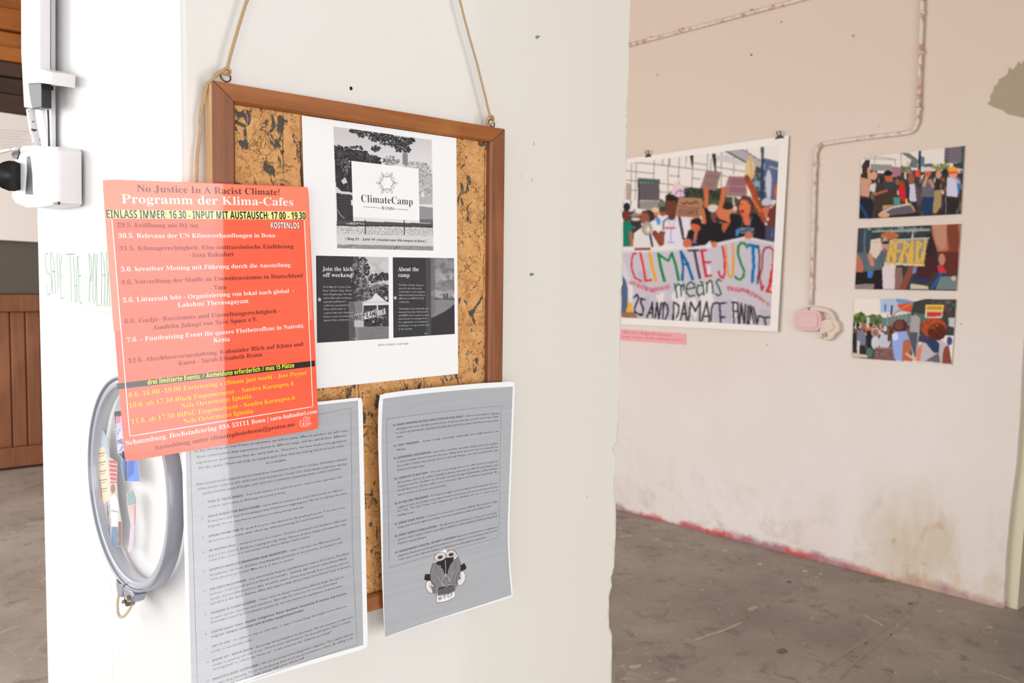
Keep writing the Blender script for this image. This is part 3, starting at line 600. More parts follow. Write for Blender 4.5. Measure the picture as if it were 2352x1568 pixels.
for q in ((580, 230, 60, 25, 55), (660, 270, 60, 30, 50), (780, 300, 60, 50, 70), (870, 290, 110, 50, 130), (960, 340, 130, 65, 170), (1060, 350, 120, 50, 120), (1150, 340, 65, 35, 60), (800, 420, 50, 28, 45), (1080, 420, 90, 40, 90), (1140, 440, 35, 25, 25), (720, 245, 60, 20, 30)): pc.leaves(*q, 11, D)
pc.poly([(378, 820), (430, 870), (550, 885), (550, 910), (380, 890)], (214, 213, 214)); pc.poly([(380, 890), (560, 912), (560, 1210), (388, 1215)], (62, 60, 64))
for i in range(9): pc.line([(385, 905+i*36), (560, 925+i*22)], 4, (92, 90, 94))
pc.line([(390, 1060), (420, 1120), (465, 1160)], 6, (170, 168, 170)); pc.poly([(430, 760), (475, 725), (497, 775), (455, 800)], (206, 205, 207)); pc.line([(495, 780), (505, 860)], 4, (130, 128, 130))
pc.poly([(535, 965), (552, 965), (552, 1020), (540, 1020)], (220, 220, 220))
pc.poly([(386, 1180), (1408, 1215), (1408, 1260), (388, 1240)], (86, 84, 88)); pc.poly([(1260, 1030), (1408, 1045), (1408, 1180), (1262, 1170)], (150, 149, 152)); pc.poly([(1262, 1165), (1408, 1170), (1408, 1215), (1262, 1205)], (112, 110, 114)); pc.poly([(1275, 905), (1305, 868), (1312, 935), (1275, 930)], (226, 226, 227))
pc.leaves(590, 1215, 100, 12, 60, 6, [(200, 200, 200), (150, 148, 150)])
g0 = (pc.y > 1245) & (pc.y < 1480); pc.C[g0] = (196, 194, 195); pc.line([(386, 1225), (1408, 1250)], 14, (70, 66, 68)); pc.grain(34, (g0*1.))
for x in (686, 1098): pc.line([(x, 1180), (x+2, 1335)], 11, (58, 54, 58))
pc.poly([(386, 1318), (1408, 1352), (1408, 1452), (386, 1432)], (214, 213, 216))
gg = (pc.y > 1434+(pc.x-390)*.02); pc.C[gg] = (150, 148, 149); pc.grain(22, gg*1.); pc.line([(460, 1472), (560, 1436)], 5, (70, 68, 70)); pc.line([(985, 1486), (1030, 1448)], 8, (70, 68, 70)); pc.grain(2.5)
pc.done('printed_picture', wp_)
W1.patch('logo_panel', W1.uvs(a6((540, 550), (1250, 632), (1260, 1185), (558, 1142))), M['paper'], wp_, .0006, 6)
k = Ink(W1, M['p_ink'], .0009)
k.text(*a6((640, 985), (1190, 1018)), [('C', 'serth'), ('limate', 'serth'), ('C', 'serth'), ('amp', 'serth')], 78/4.61)
k.text(*a6((862, 1066), (988, 1074)), [('BONN', 'sans')], 36/4.61)
k.line(a6((670, 1036), (852, 1050)), .9); k.line(a6((996, 1058), (1145, 1070)), .9)
k.text(*a6((497, 1388), (617, 1391)), [('May 31', 'sansb')], 27/4.61); k.text(*a6((638, 1392), (790, 1395)), [('- June 14', 'sansb')], 27/4.61)
k.text(*a6((820, 1397), (1315, 1412)), [('located near UN-campus in Bonn', 'sansb')], 25/4.61)
for x, y in ((478, 1355), (805, 1370), (1330, 1382)): k.line(a6((x, y), (x+1, y+36)), .7)
# ring of people emblem
cx, cy = 916, 784
for i in range(6):
    a = math.pi/2+i*math.pi/3; q = lambda r, t: (cx+r*math.cos(t)*.92, cy-r*math.sin(t)*1.02)
    hx, hy = q(82, a); k.line(a6(*[(hx+14*math.cos(t)*.95, hy+(20 if i in (0, 3) else 17)*math.sin(t)) for t in np.linspace(0, 6.283, 17)]), .75)
    a2 = a+math.pi/6; t0, t1 = q(66, a2), q(124, a2); dx, dy = t1[0]-t0[0], t1[1]-t0[1]; L = math.hypot(dx, dy); nx, ny = -dy/L, dx/L
    for sg in (1, -1): k.line(a6(*[(t0[0]+dx*t+nx*sg*13*math.sin(math.pi*t), t0[1]+dy*t+ny*sg*13*math.sin(math.pi*t)) for t in np.linspace(0, 1, 9)]), .75)
    p0, p1 = q(100, a+math.pi/6), q(100, a-math.pi/6); pm = q(34, a)
    k.line(a6(*[((1-t)**2*p0[0]+2*t*(1-t)*pm[0]+t*t*p1[0], (1-t)**2*p0[1]+2*t*(1-t)*pm[1]+t*t*p1[1]) for t in np.linspace(0, 1, 11)]), .75)
k.done('lettering', wp_)
k = Ink(W1, M['p_soft'], .0009); k.text(*a7((848, 1066), (1178, 1050)), [('BONN CLIMATE CAMP 2024', 'serl')], 20/4.75); k.done('lettering', wp_)
# lower left picture
pc = Pic(W1, a7((170, 80), (962, 98), (965, 985), (182, 1032)), 1.15, (62, 61, 64)).frame(a7)
pc.poly([(640, 85), (970, 95), (970, 400), (640, 400)], (196, 195, 197)); pc.leaves(850, 230, 120, 60, 30, 40, [(205, 204, 205), (186, 185, 187)])
pc.leaves(640, 250, 110, 170, 260, 15, [(70, 69, 72), (96, 95, 98), (52, 51, 54), (130, 129, 131)]); pc.leaves(700, 480, 110, 120, 200, 14, [(66, 65, 68), (96, 95, 98), (140, 138, 140)])
pc.leaves(820, 330, 70, 50, 90, 13, D); pc.leaves(915, 310, 55, 45, 80, 13, D); pc.leaves(890, 470, 90, 80, 170, 13, D+[(120, 119, 121)])
pc.poly([(740, 415), (830, 365), (910, 400), (890, 410), (830, 380), (760, 430)], (176, 175, 177)); pc.poly([(750, 430), (830, 385), (890, 412), (850, 440)], (120, 119, 121))
pc.poly([(170, 80), (590, 85), (520, 400), (585, 700), (590, 1020), (180, 1040)], (62, 61, 64)); 
pc.poly([(525, 580), (690, 580), (690, 860), (590, 860), (525, 700)], (150, 149, 152), .8); pc.poly([(525, 580), (585, 580), (640, 1010), (530, 1020), (525, 700)], (98, 97, 100), .8)
gr = (pc.y > 850) & (pc.x > 600); pc.C[gr] = (136, 135, 137); pc.grain(16, gr*1.); pc.poly([(590, 790), (690, 790), (690, 860), (590, 860)], (190, 189, 191))
pc.poly([(700, 620), (965, 600), (965, 850), (700, 855)], (66, 64, 68)); pc.leaves(830, 750, 120, 90, 90, 13, [(40, 39, 42), (150, 149, 151), (90, 89, 92)])
pc.poly([(820, 487), (935, 580), (965, 590), (965, 615), (690, 625), (675, 590), (770, 555)], (222, 221, 223)); pc.line([(690, 590), (930, 585)], 4, (170, 169, 171))
pc.line([(685, 600), (688, 860)], 9, (200, 199, 201)); pc.line([(840, 620), (842, 690)], 14, (205, 204, 206))
pc.poly([(585, 720), (925, 655), (932, 715), (690, 780), (590, 790)], (206, 205, 207)); pc.poly([(585, 720), (680, 705), (690, 782), (590, 790)], (160, 159, 161))
for t_ in [[(592, 780), (596, 735), (618, 780), (622, 730)], [(640, 740), (650, 728), (662, 745), (658, 772), (645, 776), (638, 755), (640, 740)], [(692, 775), (690, 700), (715, 705), (712, 730), (692, 735)], [(728, 695), (728, 755), (745, 752)], [(755, 750), (765, 690), (780, 748)], [(758, 728), (776, 725)], [(790, 745), (790, 690), (812, 738), (812, 685)], [(845, 680), (825, 685), (828, 735), (848, 730)], [(827, 708), (843, 705)], [(850, 675), (880, 668)], [(866, 672), (868, 728)], [(892, 710), (890, 665), (910, 668), (900, 688), (915, 695), (895, 712)]]: pc.line(t_, 7, (48, 46, 50))
pc.poly([(640, 860), (965, 850), (965, 985), (640, 1005)], (126, 125, 128)); pc.grain(9, ((pc.y > 850) & (pc.x > 640))*1.); pc.grain(3)
for c_ in ((208, 560), (936, 545)): pc.ell(c_[0], c_[1], 15, 20, (205, 205, 206)); pc.line([(c_[0]-3, c_[1]-6), (c_[0]+3, c_[1]), (c_[0]-3, c_[1]+6)], 4, (90, 90, 92))
for i, x in enumerate((572, 584, 596, 608)): pc.ell(x, 987, 4, 5, (225, 225, 225) if i == 2 else (150, 150, 150))
pc.done('printed_picture', wp_)
# lower right picture
pc = Pic(W1, a7((1008, 98), (1677, 108), (1685, 935), (1015, 977)), 1.15, (64, 63, 66)).frame(a7)
pc.poly([(1420, 100), (1690, 100), (1690, 560), (1420, 550)], (118, 117, 120))
for q in ((1560, 180, 110, 70, (150, 149, 151)), (1580, 310, 110, 50, (176, 175, 177)), (1500, 330, 40, 120, (160, 159, 161)), (1600, 430, 80, 60, (140, 139, 142)), (1520, 500, 90, 40, (176, 175, 178)), (1640, 500, 60, 30, (160, 159, 161))): pc.leaves(q[0], q[1], q[2], q[3], 26, 26, [q[4]], .55)
pc.poly([(1420, 555), (1690, 560), (1690, 610), (1560, 700), (1430, 760)], (138, 137, 140)); pc.grain(8, ((pc.y > 550) & (pc.y < 760) & (pc.x > 1420))*1.)
pc.poly([(1400, 780), (1500, 740), (1600, 680), (1690, 600), (1690, 940), (1400, 950)], (60, 59, 62)); pc.line([(1480, 548), (1690, 562)], 9, (84, 83, 86))
for x, y in ((1568, 500), (1600, 490)): pc.poly([(x-9, y), (x+12, y), (x+12, 560), (x-9, 560)], (84, 83, 86))
pc.poly([(1640, 518), (1690, 512), (1690, 560), (1640, 560)], (100, 99, 102)); pc.blur(1)
pc.poly([(1365, 100), (1422, 100), (1430, 950), (1372, 950)], (80, 79, 82)); pc.poly([(1422, 100), (1470, 100), (1474, 700), (1428, 760)], (112, 111, 114), .6); pc.poly([(1008, 98), (1366, 100), (1372, 960), (1015, 980)], (62, 61, 64))
for c_ in ((1036, 541), (1672, 522)): pc.ell(c_[0], c_[1], 14, 18, (205, 205, 206)); pc.line([(c_[0]-3, c_[1]-6), (c_[0]+3, c_[1]), (c_[0]-3, c_[1]+6)], 4, (90, 90, 92))
for i, x in enumerate((1355, 1367, 1379, 1391)): pc.ell(x, 932, 4, 5, (225, 225, 225) if i == 1 else (150, 150, 150))
pc.grain(3); pc.done('printed_picture', wp_)
k = Ink(W1, M['p_white'], .0006)
for a, b_, t_ in (((240, 247), (588, 248), 'Join the kick-'), ((247, 312), (583, 315), 'off weekend!'), ((1066, 250), (1292, 250), 'About the'), ((1066, 312), (1190, 316), 'camp')): k.text(*a7(a, b_), [(t_, 'serth')], 9.6)
k.done('lettering', wp_)
k = Ink(W1, M['p_dim'], .0006)
for i, (t_, e) in enumerate((('From May 31 to June 2 the', 550), ('Bonn Climate Camp offers a', 566), ('kick-off gathering. The days', 566), ('will be filled with workshops,', 568), ('capacity building and', 492), ('conference preparations.', 538), ('There will be space to', 498), ('connect with each other and', 575), ('foster a sense of community', 575), ('ahead of the conference.', 542))): k.text(*a7((248+i*.7, 431+i*40.6), (e, 430+i*39.6)), [(t_, 'sans')], 4.2)
for i, (t_, e) in enumerate((('The Bonn Climate Camp is a', 1350), ('space for the civil society', 1322), ('community to come together,', 1362), ('build momentum and make a', 1360), ("difference at UNFCCC's SB", 1345), ('conference.', 1190), None, ('Centering voices, leadership and', 1398), ('demands from the Global South', 1388), ('and MAPA, this is a place to meet', 1404), ('and network, to recharge from', 1378), ('the negotiations, to host/attend', 1388), ('workshops or to get a warm meal', 1402), ('in the evening.', 1220))) if False else []: pass
rr = [(('The Bonn Climate Camp is a', 1350), 408), (('space for the civil society', 1322), 445), (('community to come together,', 1362), 482), (('build momentum and make a', 1360), 519), (("difference at UNFCCC's SB", 1345), 556), (('conference.', 1190), 594), (('Centering voices, leadership and', 1398), 668), (('demands from the Global South', 1388), 705), (('and MAPA, this is a place to meet', 1404), 742), (('and network, to recharge from', 1378), 779), (('the negotiations, to host/attend', 1388), 816), (('workshops or to get a warm meal', 1402), 853), (('in the evening.', 1220), 890)]
for (t_, e), y in rr: k.text(*a7((1073, y), (e, y-(y-540)*.03*(e-1073)/330)), [(t_, 'sans')], 4.0)
k.done('lettering', wp_)
# ------------------------------------------------------------------ grey guidelines, left sheet
G1 = Sheet([(416, 957), (832.5, 911.5), (845, 1487), (432, 1607)], (.21, .297), 1, .8745, lambda u, v: -.022*v*v)
e = empty('guidelines_sheet', tuple(G1.P(.5, 1.)), 'grey laminated page of guidelines partly behind the red poster', 'notice')
G1.body('laminate', M['film'], e, rad=.004)
g3 = Z(420, 960, 5.2256); g4 = Z(420, 1250, 4.9302)
G1.patch('grey_print', [(.018, .012), (.972, .012), (.972, .984), (.018, .984)], M['grey'], e, .0003)
k = Ink(G1, M['i_ink'], .0006)
S = 'sans'; B_ = 'sansb'
for a, b_, t_ in (((145, 412), (1978, 160), 'In the Working on Our Power programme, we will be many different genders, we will come'), ((170, 480), (1958, 218), 'from communities that experience racism in different ways, and we will all have different'), ((157, 550), (1968, 278), 'experiences and histories that we carry with us. Therefore, we have made some guidelines'), ((195, 612), (1940, 342), 'for the space. These can help us remind each other that we belong and hold each other'), ((1000, 550), (1248, 510), 'accountable.')): k.text(*g3(a, b_), [(t_, S)], 5.4)
for a, b_, t_ in (((155, 812), (1972, 500), "These guidelines are inspired and borrowed from TransAktion's Trans*BIPoC Sessions, bibimbatty collective,"), ((170, 867), (1968, 560), "Yellow Jackets Collective NYC, BUFU and China Residencies' Cloud9, 2012 Allied Media Conference Healing"), ((245, 918), (1900, 614), "Justice Practice Space Principles, and Cicia Lee's Coronavirus Organizing Online Culture Guidelines.")): k.text(*g3(a, b_), [(t_, 'sansi')], 5.)
def run(z_, a, b_, bold, reg, cap=4.9, num=None, z2=None):
    p0 = z_(a)[0]; p1 = (z2 or z_)(b_)[0]; rs = ([(bold, B_)] if bold else [])+([(reg, S)] if reg else [])
    k.text(p0, p1, rs, cap)
    if num:
        nx = z_(num[1])[0]; k.fixed(nx, (p1[0]-p0[0], p1[1]-p0[1]), [(num[0], S)], cap*.95, .92)
run(g3, (297, 1020), (1908, 715), 'THIS IS YOUR SPACE', ' – Your truth matters, it is a place for you to explore what organising is and', num=('1.', (222, 1035)))
run(g3, (297, 1082), (1238, 897), '', 'could be, and a place to find support in your journey.')
run(g3, (300, 1195), (1922, 868), 'HOLD SPACE FOR EACH OTHER', ' – try to listen to someone else, even if their stories are different', num=('2.', (225, 1212)))
run(g3, (302, 1253), (1970, 908), '', 'from yours, and even if something in their behaviour is triggering you. We do not all have the same')
run(g3, (302, 1312), (1462, 1075), '', 'language for our experiences and there is nothing wrong with this.')
run(g3, (307, 1432), (1948, 1077), 'SPEAK FROM THE "I"', '; speak from your own experiences. By speaking from the "I" we learn more', num=('3.', (235, 1447)))
run(g3, (307, 1492), (1690, 1184), '', 'about how we perceive what others say, without assuming the worst intentions.')
run(g4, (295, 85), (1968, 1228), 'BE RESPECTFUL', ' – everyone is here for a reason.  Everyone, participants and facilitators alike, have', num=('4.', (225, 103)), z2=g3)
run(g4, (295, 142), (1962, 1282), '', 'put in a lot of work. Everyone is going through things. Honour all these things and remember that', z2=g3)
run(g4, (298, 195), (1530, 1427), '', 'behind the screen is a real human being, that is always owed respect.', z2=g3)
run(g4, (302, 303), (1895, 1450), "RESPECT PEOPLE'S PRONOUNS AND IDENTITIES", ' – many in this space use different pronouns', num=('5.', (232, 320)), z2=g3)
run(g4, (302, 362), (1918, 1497), '', '(they/them), (she/her), (he/him), interchangeable pronouns or no pronouns. It is better to ask', z2=g3)
run(g4, (303, 412), (1262, 172), '', '"what are your pronouns? Mine are [...]" than to assume.')
run(g4, (305, 522), (1885, 108), 'NO ANTI-BLACKNESS', ' – It is unfortunately likely for anti-Blackness to exist in POC spaces. Non-Black', num=('6.', (237, 538)))
run(g4, (307, 577), (1852, 165), '', 'persons - hold yourself and your friends accountable.  Similarly, light and non-dark-skinned Black')
run(g4, (308, 632), (1878, 210), '', 'people, and non-Black persons alike, should be aware of how they benefit from colourism, and not')
run(g4, (310, 687), (1905, 250), '', 'uphold it in this space. Believe, affirm and support dark skinned trans*/non-binary*/ and cis women.')
run(g4, (315, 792), (1822, 375), 'GENDER IS COMPLICATED', ' – Trans* and non-binary* means many different things. Be open to', num=('7.', (247, 807)))
run(g4, (317, 848), (1748, 440), '', "people's gender identities and transitions. Especially the ones you do not yet understand")
run(g4, (318, 897), (1810, 475), '', 'Remember trans* and non-binary* people do not owe anyone an explanation of themselves.')
run(g4, (320, 1008), (1855, 562), 'CENTER queer, trans, Muslim, Indigenous, Black, disabled, chronically ill, femme, low-income,', '', num=('8.', (252, 1028)))
run(g4, (322, 1060), (1375, 752), 'migrant, refugee, survivors, and all other marginalized bodies', '.')
run(g4, (327, 1170), (1855, 705), 'TRY IT ON', " – Be willing to 'try on' new ideas, or ways of doing things that might not be what you", num=('9.', (257, 1190)))
run(g4, (325, 1228), (785, 1088), '', 'prefer or are familiar with.')
run(g4, (330, 1330), (1925, 828), 'MOVE UP / MOVE BACK', ' – Encourage full participation by all present. We ask everyone to take note', num=('10.', (262, 1348)))
run(g4, (333, 1383), (1908, 877), '', 'of who is speaking and who is not. Observe your own behavior. Do you participate often? Consider')
run(g4, (333, 1432), (1685, 1000), '', '"moving back" so others can "move up", or ask someone else "what do you think?"')
run(g4, (333, 1543), (1930, 1020), 'PRACTICE DEEP LISTENING', ' – We are practicing at becoming better organisers. This requires that we', num=('11.', (268, 1562)))
run(g4, (337, 1600), (1925, 1066), '', "practice deep listening. Try to avoid planning what you'll say as you listen to others. Be willing to be")
run(g4, (340, 1652), (1378, 1292), '', 'open to learn something new. Listen with your whole self.')
bx_ = [g3((85, 250))[0], g3((2018, -120))[0], g3((2035, 1568))[0], g4((1975, 1128))[0], g4((170, 1740))[0]]
k.line(bx_, .55, closed=True, sub=6); k.done('lettering', e)
# ------------------------------------------------------------------ grey guidelines, right sheet
G2 = Sheet([(871, 905), (1183, 875.5), (1178.5, 1369.5), (884, 1463)], (.21, .297), 1, .8735, lambda u, v: -.006*(1-u)**2*(1-v)-.003*v*v*u,
           edges=dict(T=[(925, 897), (1000, 889), (1100, 880)], L=[(868, 940), (867.5, 985), (870, 1080), (874, 1170), (876, 1280), (880, 1400)], R=[(1177.8, 1004), (1171, 1170), (1168.8, 1225), (1172, 1300)], B=[(1100, 1394), (1018, 1419), (950, 1441)]))
e2 = empty('guidelines_sheet', tuple(G2.P(.5, 1.)), 'grey laminated page with a leaf emblem at the right of the cork board', 'notice')
G2.body('laminate', M['film'], e2, rad=.004)
h1 = Z(860, 870, 5.2273); h2 = Z(860, 1160, 5.0576)
G2.patch('grey_print', G2.uvs([h1((104, 238))[0], h1((1662, 92))[0], h2((1592, 1042))[0], h2((125, 1527))[0]]), M['grey'], e2, .0003)
k = Ink(G2, M['i_ink'], .0006)
for z_, a, b_, bo, re_, zz2 in ((h1, (218, 570), (1495, 418), '12. WHAT HAPPENS IN THIS SPACE STAYS IN THIS SPACE', ' – Take home learnings and organising', None), (h1, (262, 612), (1490, 462), '', 'strategies, but never identify personal stories of anyone other than yourself, now or later. Want', None), (h1, (262, 662), (1490, 506), '', 'to follow up with anyone regarding something they said in this session? Ask first and respect their', None), (h1, (265, 710), (350, 698), '', 'wishes.', None),
    (h1, (222, 818), (1490, 637), '13. STAY  ENGAGED ', ' –  Remain  morally,  emotionally,  intellectually,  and  socially  involved  in  the', None), (h1, (265, 862), (380, 845), '', 'dialogue.', None),
    (h1, (225, 968), (1488, 780), '14. EXPERIENCE DISCOMFORT', ' – Discomfort is inevitable, especially in dialogue about race or gender,', None), (h1, (270, 1008), (1488, 822), '', 'or when bringing silenced issues into the open. Talking about oppression does not create division,', None), (h1, (272, 1058), (1485, 863), '', 'but points to division that already exists. It is through dialogue, even when uncomfortable, that', None), (h1, (275, 1105), (608, 1047), '', 'healing and change begins.', None),
    (h1, (232, 1215), (1482, 995), '15. CONFLICT IS NOT BAD', ' – We need to acknowledge that not all conflict should be mediated by', None), (h1, (275, 1257), (1482, 1040), '', 'third parties, and not all conflict is harmful or abusive. However, the WOOP Lead Trainer, Lead', None), (h1, (277, 1305), (1480, 1082), '', 'Organiser and Core Facilitator are all ready to be part of longer transformative conflict resolution', None), (h1, (277, 1352), (1478, 1124), '', 'should they occur. Should conflict occur in the space, talk to the facilitators in any break. We', None), (h1, (278, 1402), (868, 1284), '', 'expect everyone to be open to be accountable.', None),
    (h1, (238, 1512), (1478, 1256), '16. IF YOU ARE TRIGGERED', ' – Knowing your triggers and protecting yourself is important. If you are', None), (h1, (280, 1554), (1478, 1300), '', 'triggered, write the facilitators and take a break for the session and come back when and if you', None), (h2, (268, 80), (1478, 1342), '', 'are  ready.  The  Lead  Trainer,  Lead  Organiser  and  Core  Facilitator  are  here  to  support  you  if', h1), (h2, (270, 128), (465, 87), '', 'anything occurs.', None),
    (h2, (228, 235), (1475, 1478), '17. SPEAK YOUR TRUTH', ' – Learning to be honest about ourselves is difficult. This is a space to begin', h1), (h2, (272, 270), (1358, 17), '', "being open about thoughts and feelings. Don't just say what you think others want to hear.", None),
    (h2, (232, 375), (1425, 95), "18. DON'T EXPECT CONCLUSIONS", ' – This agreement asks participants to "hang out in uncertainty"', None), (h2, (275, 412), (1425, 132), '', 'and not rush to quick solutions, especially in relation to racial or gendered understanding, which', None), (h2, (275, 455), (608, 375), '', 'requires ongoing dialogue.', None),
    (h2, (235, 565), (1425, 260), '19. TRANSPARENCY//DIGITAL SECURITY CONCERNS', ' Please keep in mind that we are organising on', None), (h2, (275, 602), (1425, 302), '', 'platforms (Facebook and Google Drive) that are not encrypted so the information shared in this', None), (h2, (278, 645), (1302, 380), '', 'online space is also indirectly available to administrators of the platforms themselves.', None)):
    run(z_, a, b_, bo, re_, 4.7, z2=zz2)
k.line([h1((148, 482))[0], h1((830, 395))[0], h1((1522, 320))[0], h1((1500, 1500))[0], h2((1445, 375))[0], h2((172, 727))[0], h2((165, 100))[0], h1((150, 900))[0]], .55, closed=True, sub=4)
k.done('lettering', e2)
# leaf emblem
def ellp(cx, cy, rx, ry, rot=0, n_=20, a0=0., a1=6.283): return [(cx+rx*math.cos(t)*math.cos(rot)-ry*math.sin(t)*math.sin(rot), cy+rx*math.cos(t)*math.sin(rot)+ry*math.sin(t)*math.cos(rot)) for t in np.linspace(a0, a1, n_)]
inkw = Ink(G2, M['i_white'], .0009); inkd = Ink(G2, M['i_band'], .0012); mg = lam('emblem_grey', (98, 96, 100)); ml = lam('emblem_mid_grey', (134, 133, 138)); inkg = Ink(G2, ml, .0015); inkm = Ink(G2, mg, .0014); inkt = Ink(G2, M['i_ink'], .0018)
inkw.poly(h2((690, 600), (720, 560), (790, 530), (822, 508), (850, 540), (900, 515), (950, 550), (960, 610), (820, 680), (730, 690)))
inkw.poly(h2(*ellp(1005, 848, 50, 85, .25)[:-1])); inkw.poly(h2(*ellp(650, 948, 50, 75, -.3)[:-1])); inkw.poly(h2((720, 1050), (820, 1045), (935, 1000), (938, 1060), (900, 1085), (820, 1120), (725, 1130)))
inkd.poly(h2((715, 660), (780, 640), (830, 610), (930, 600), (905, 660), (850, 800), (800, 790), (770, 700), (720, 690)))
inkd.poly(h2((590, 800), (650, 800), (655, 870), (610, 875), (578, 862))); inkd.poly(h2((1000, 700), (1045, 670), (1070, 720), (1060, 745), (1005, 765))); inkd.poly(h2((740, 960), (925, 920), (940, 985), (860, 1020), (740, 1040)))
inkm.poly(h2(*ellp(765, 606, 30, 20, -.4)[:-1])); inkm.poly(h2(*ellp(892, 574, 30, 20, -.3)[:-1])); inkm.poly(h2((735, 975), (830, 955), (925, 920), (935, 985), (850, 1015), (745, 1035)))
leafL = [(682, 675), (740, 690), (800, 745), (818, 810), (800, 900), (790, 950), (720, 950), (668, 915), (648, 840), (655, 750)]; leafR = [(968, 598), (1000, 670), (1002, 760), (985, 850), (940, 900), (870, 920), (845, 850), (850, 770), (880, 690), (920, 640)]
inkg.poly(h2(*leafL)); inkg.poly(h2(*leafR)); inkg.poly(h2((832, 820), (868, 880), (850, 945), (830, 960), (808, 920), (805, 870))); inkg.poly(h2(*ellp(700, 985, 32, 50, -.3)[:-1])); inkg.poly(h2(*ellp(945, 915, 26, 42, .2)[:-1]))
for pl in (leafL, leafR): inkt.line(h2(*pl), .8, closed=True)
for i in range(9):
    t = i/8; inkt.line(h2((700+t*30, 700+t*190), (735+t*60, 720+t*190)), .35); inkt.line(h2((960-t*30, 650+t*210), (925-t*40, 700+t*190)), .35)
for (cx, cy, rx, ry, ro) in ((1005, 848, 50, 85, .25), (650, 948, 50, 75, -.3)):
    inkt.line(h2(*ellp(cx, cy, rx, ry, ro)), .8)
    for q in ellp(cx, cy, rx*.95, ry*.95, ro, 14): inkt.line(h2((cx+(12 if cx < 800 else -12), cy), q), .35)
for (cx, cy, rx, ry, ro) in ((765, 598, 72, 48, -.3), (890, 568, 62, 46, -.2)): inkt.line(h2(*ellp(cx, cy, rx, ry, ro)), .9); [inkt.line(h2((cx, cy), q), .45) for q in ellp(cx, cy, rx, ry, ro, 20)]
inkt.line(h2((720, 1050), (820, 1045), (935, 1000), (938, 1060), (900, 1085), (820, 1120), (725, 1130), (720, 1050)), .8)
inkt.text(*h2((740, 1112), (912, 1062)), [('W.O.O.P', 'sans')], 46/5.06)
inkq = Ink(G2, lam('emblem_vein', (198, 198, 202)), .0021); inkq.line(h2((822, 632), (828, 720), (826, 800), (795, 850), (790, 925)), 1.4); inkq.line(h2((826, 800), (862, 845), (872, 895)), 1.4); inkq.line(h2((728, 810), (760, 870), (785, 920)), 1.); inkq.line(h2((925, 755), (900, 810), (875, 880)), 1.)
for q, nm in ((inkw, 'emblem'), (inkd, 'emblem'), (inkm, 'emblem'), (inkg, 'emblem'), (inkt, 'emblem'), (inkq, 'emblem')): q.done(nm, e2)
# ------------------------------------------------------------------ red poster
R1 = Sheet([(235, 411.5), (708, 428.5), (732, 984.5), (287, 1061)], (.21, .265), 1, .866, lambda u, v: -.0008*np.sin(np.pi*u)*v)
rp = empty('programme_poster', tuple(R1.P(.5, 1.)), 'red laminated programme poster with white, maroon and yellow lines, left of the board', 'poster')
R1.body('laminate', M['red'], rp, rad=.003)
r3 = Z(220, 400, 4.523); r4 = Z(220, 700, 4.238)
def PT(z_, *p): return z_(*p)
R1.patch('header_sheen', R1.uvs([(236, 413), (707, 430), (709.5, 498), (241, 496)]), M['salmon'], rp, .0003)  # reflected daylight painted on as a lighter header and margins
R1.patch('margin_sheen', R1.uvs([(241, 496), (257, 497), (277, 760), (261, 760)]), M['salmon'], rp, .0003)
R1.patch('margin_sheen', R1.uvs([(699, 498), (709.5, 498), (718, 735), (709, 735)]), M['salmon'], rp, .0003)
R1.patch('highlight_bar', R1.uvs(r3((108, 368), (2178, 388), (2180, 471), (112, 460))), M['i_hl'], rp, .0005)
R1.patch('black_bar', R1.uvs(r4((204, 765), (2131, 541), (2134, 597), (208, 822))), M['i_band'], rp, .0005)
km = Ink(R1, M['i_maroon'], .0009); kw = Ink(R1, M['i_white'], .0009); kb = Ink(R1, M['i_black'], .0009); ky = Ink(R1, M['i_yellow'], .0009); kl_ = Ink(R1, M['i_lemon'], .0009); kd = Ink(R1, M['i_darkred'], .0007)
km.text(*r3((428, 182), (1910, 218)), [('No Justice In A Racist Climate!', 'ser')], 16)
kw.text(*r3((265, 300), (2052, 328)), [('Programm der Klima-Cafes', 'serb')], 20.5)
kb.text(*r3((108, 455), (2180, 468)), [('EINLASS IMMER: 16.30 - INPUT MIT AUSTAUSCH: 17.00 - 19.30', 'head')], 19)
kd.text(*r3((1822, 562), (2124, 566)), [('KOSTENLOS', 'head')], 14.4); kw.text(*r3((1815, 560), (2118, 563)), [('KOSTENLOS', 'head')], 13.6)
for z_, a, b_, t_, dk in ((r3, (222, 550), (1068, 555), '29.5. Eröffnung mit DJ Set', 1), (r3, (232, 662), (1865, 655), '30.5. Relevanz der UN Klimaverhandlungen in Bonn', 0), (r3, (243, 793), (2055, 768), '31.5. Klimagerechtigkeit. Eine antirassistische Einführung', 1), (r3, (960, 862), (1432, 852), '- Sara Bahadori', 1), (r3, (258, 1010), (2022, 960), '3.6. kreativer Montag mit Führung durch die Ausstellung', 0), (r3, (265, 1145), (2150, 1070), '4.6. Vorstellung der Studie zu Umweltrassismus in Deutschland', 1), (r3, (1192, 1201), (1355, 1193), '- Tatu', 1), (r3, (278, 1332), (2062, 1228), '5.6. Lützerath lebt - Organisierung von lokal nach global  -', 0), (r3, (850, 1380), (1587, 1335), 'Lakshmi Thevasagayam', 0),
    (r4, (280, 182), (1795, 75), '6.6. Gadjé- Rassismus und Umweltungerechtigkeit -', 1), (r4, (560, 242), (1575, 158), 'Amdrita Jakupi von Save Space e.V.', 1), (r4, (298, 364), (2028, 220), '7.6. - Fundraising Event für queere Flutbetroffene in Nairobi,', 0), (r4, (1145, 364), (1305, 352), 'Kenia', 0), (r4, (315, 567), (2020, 398), '12.6. Abschlussveranstaltung: Kolonialer Blick auf Klima und', 1), (r4, (805, 590), (1622, 500), 'Kunst - Sarah Elisabeth Braun', 1)):
    (km if dk else kw).text(*z_(a, b_), [(t_, 'ser' if dk else 'serb')], 10.3)
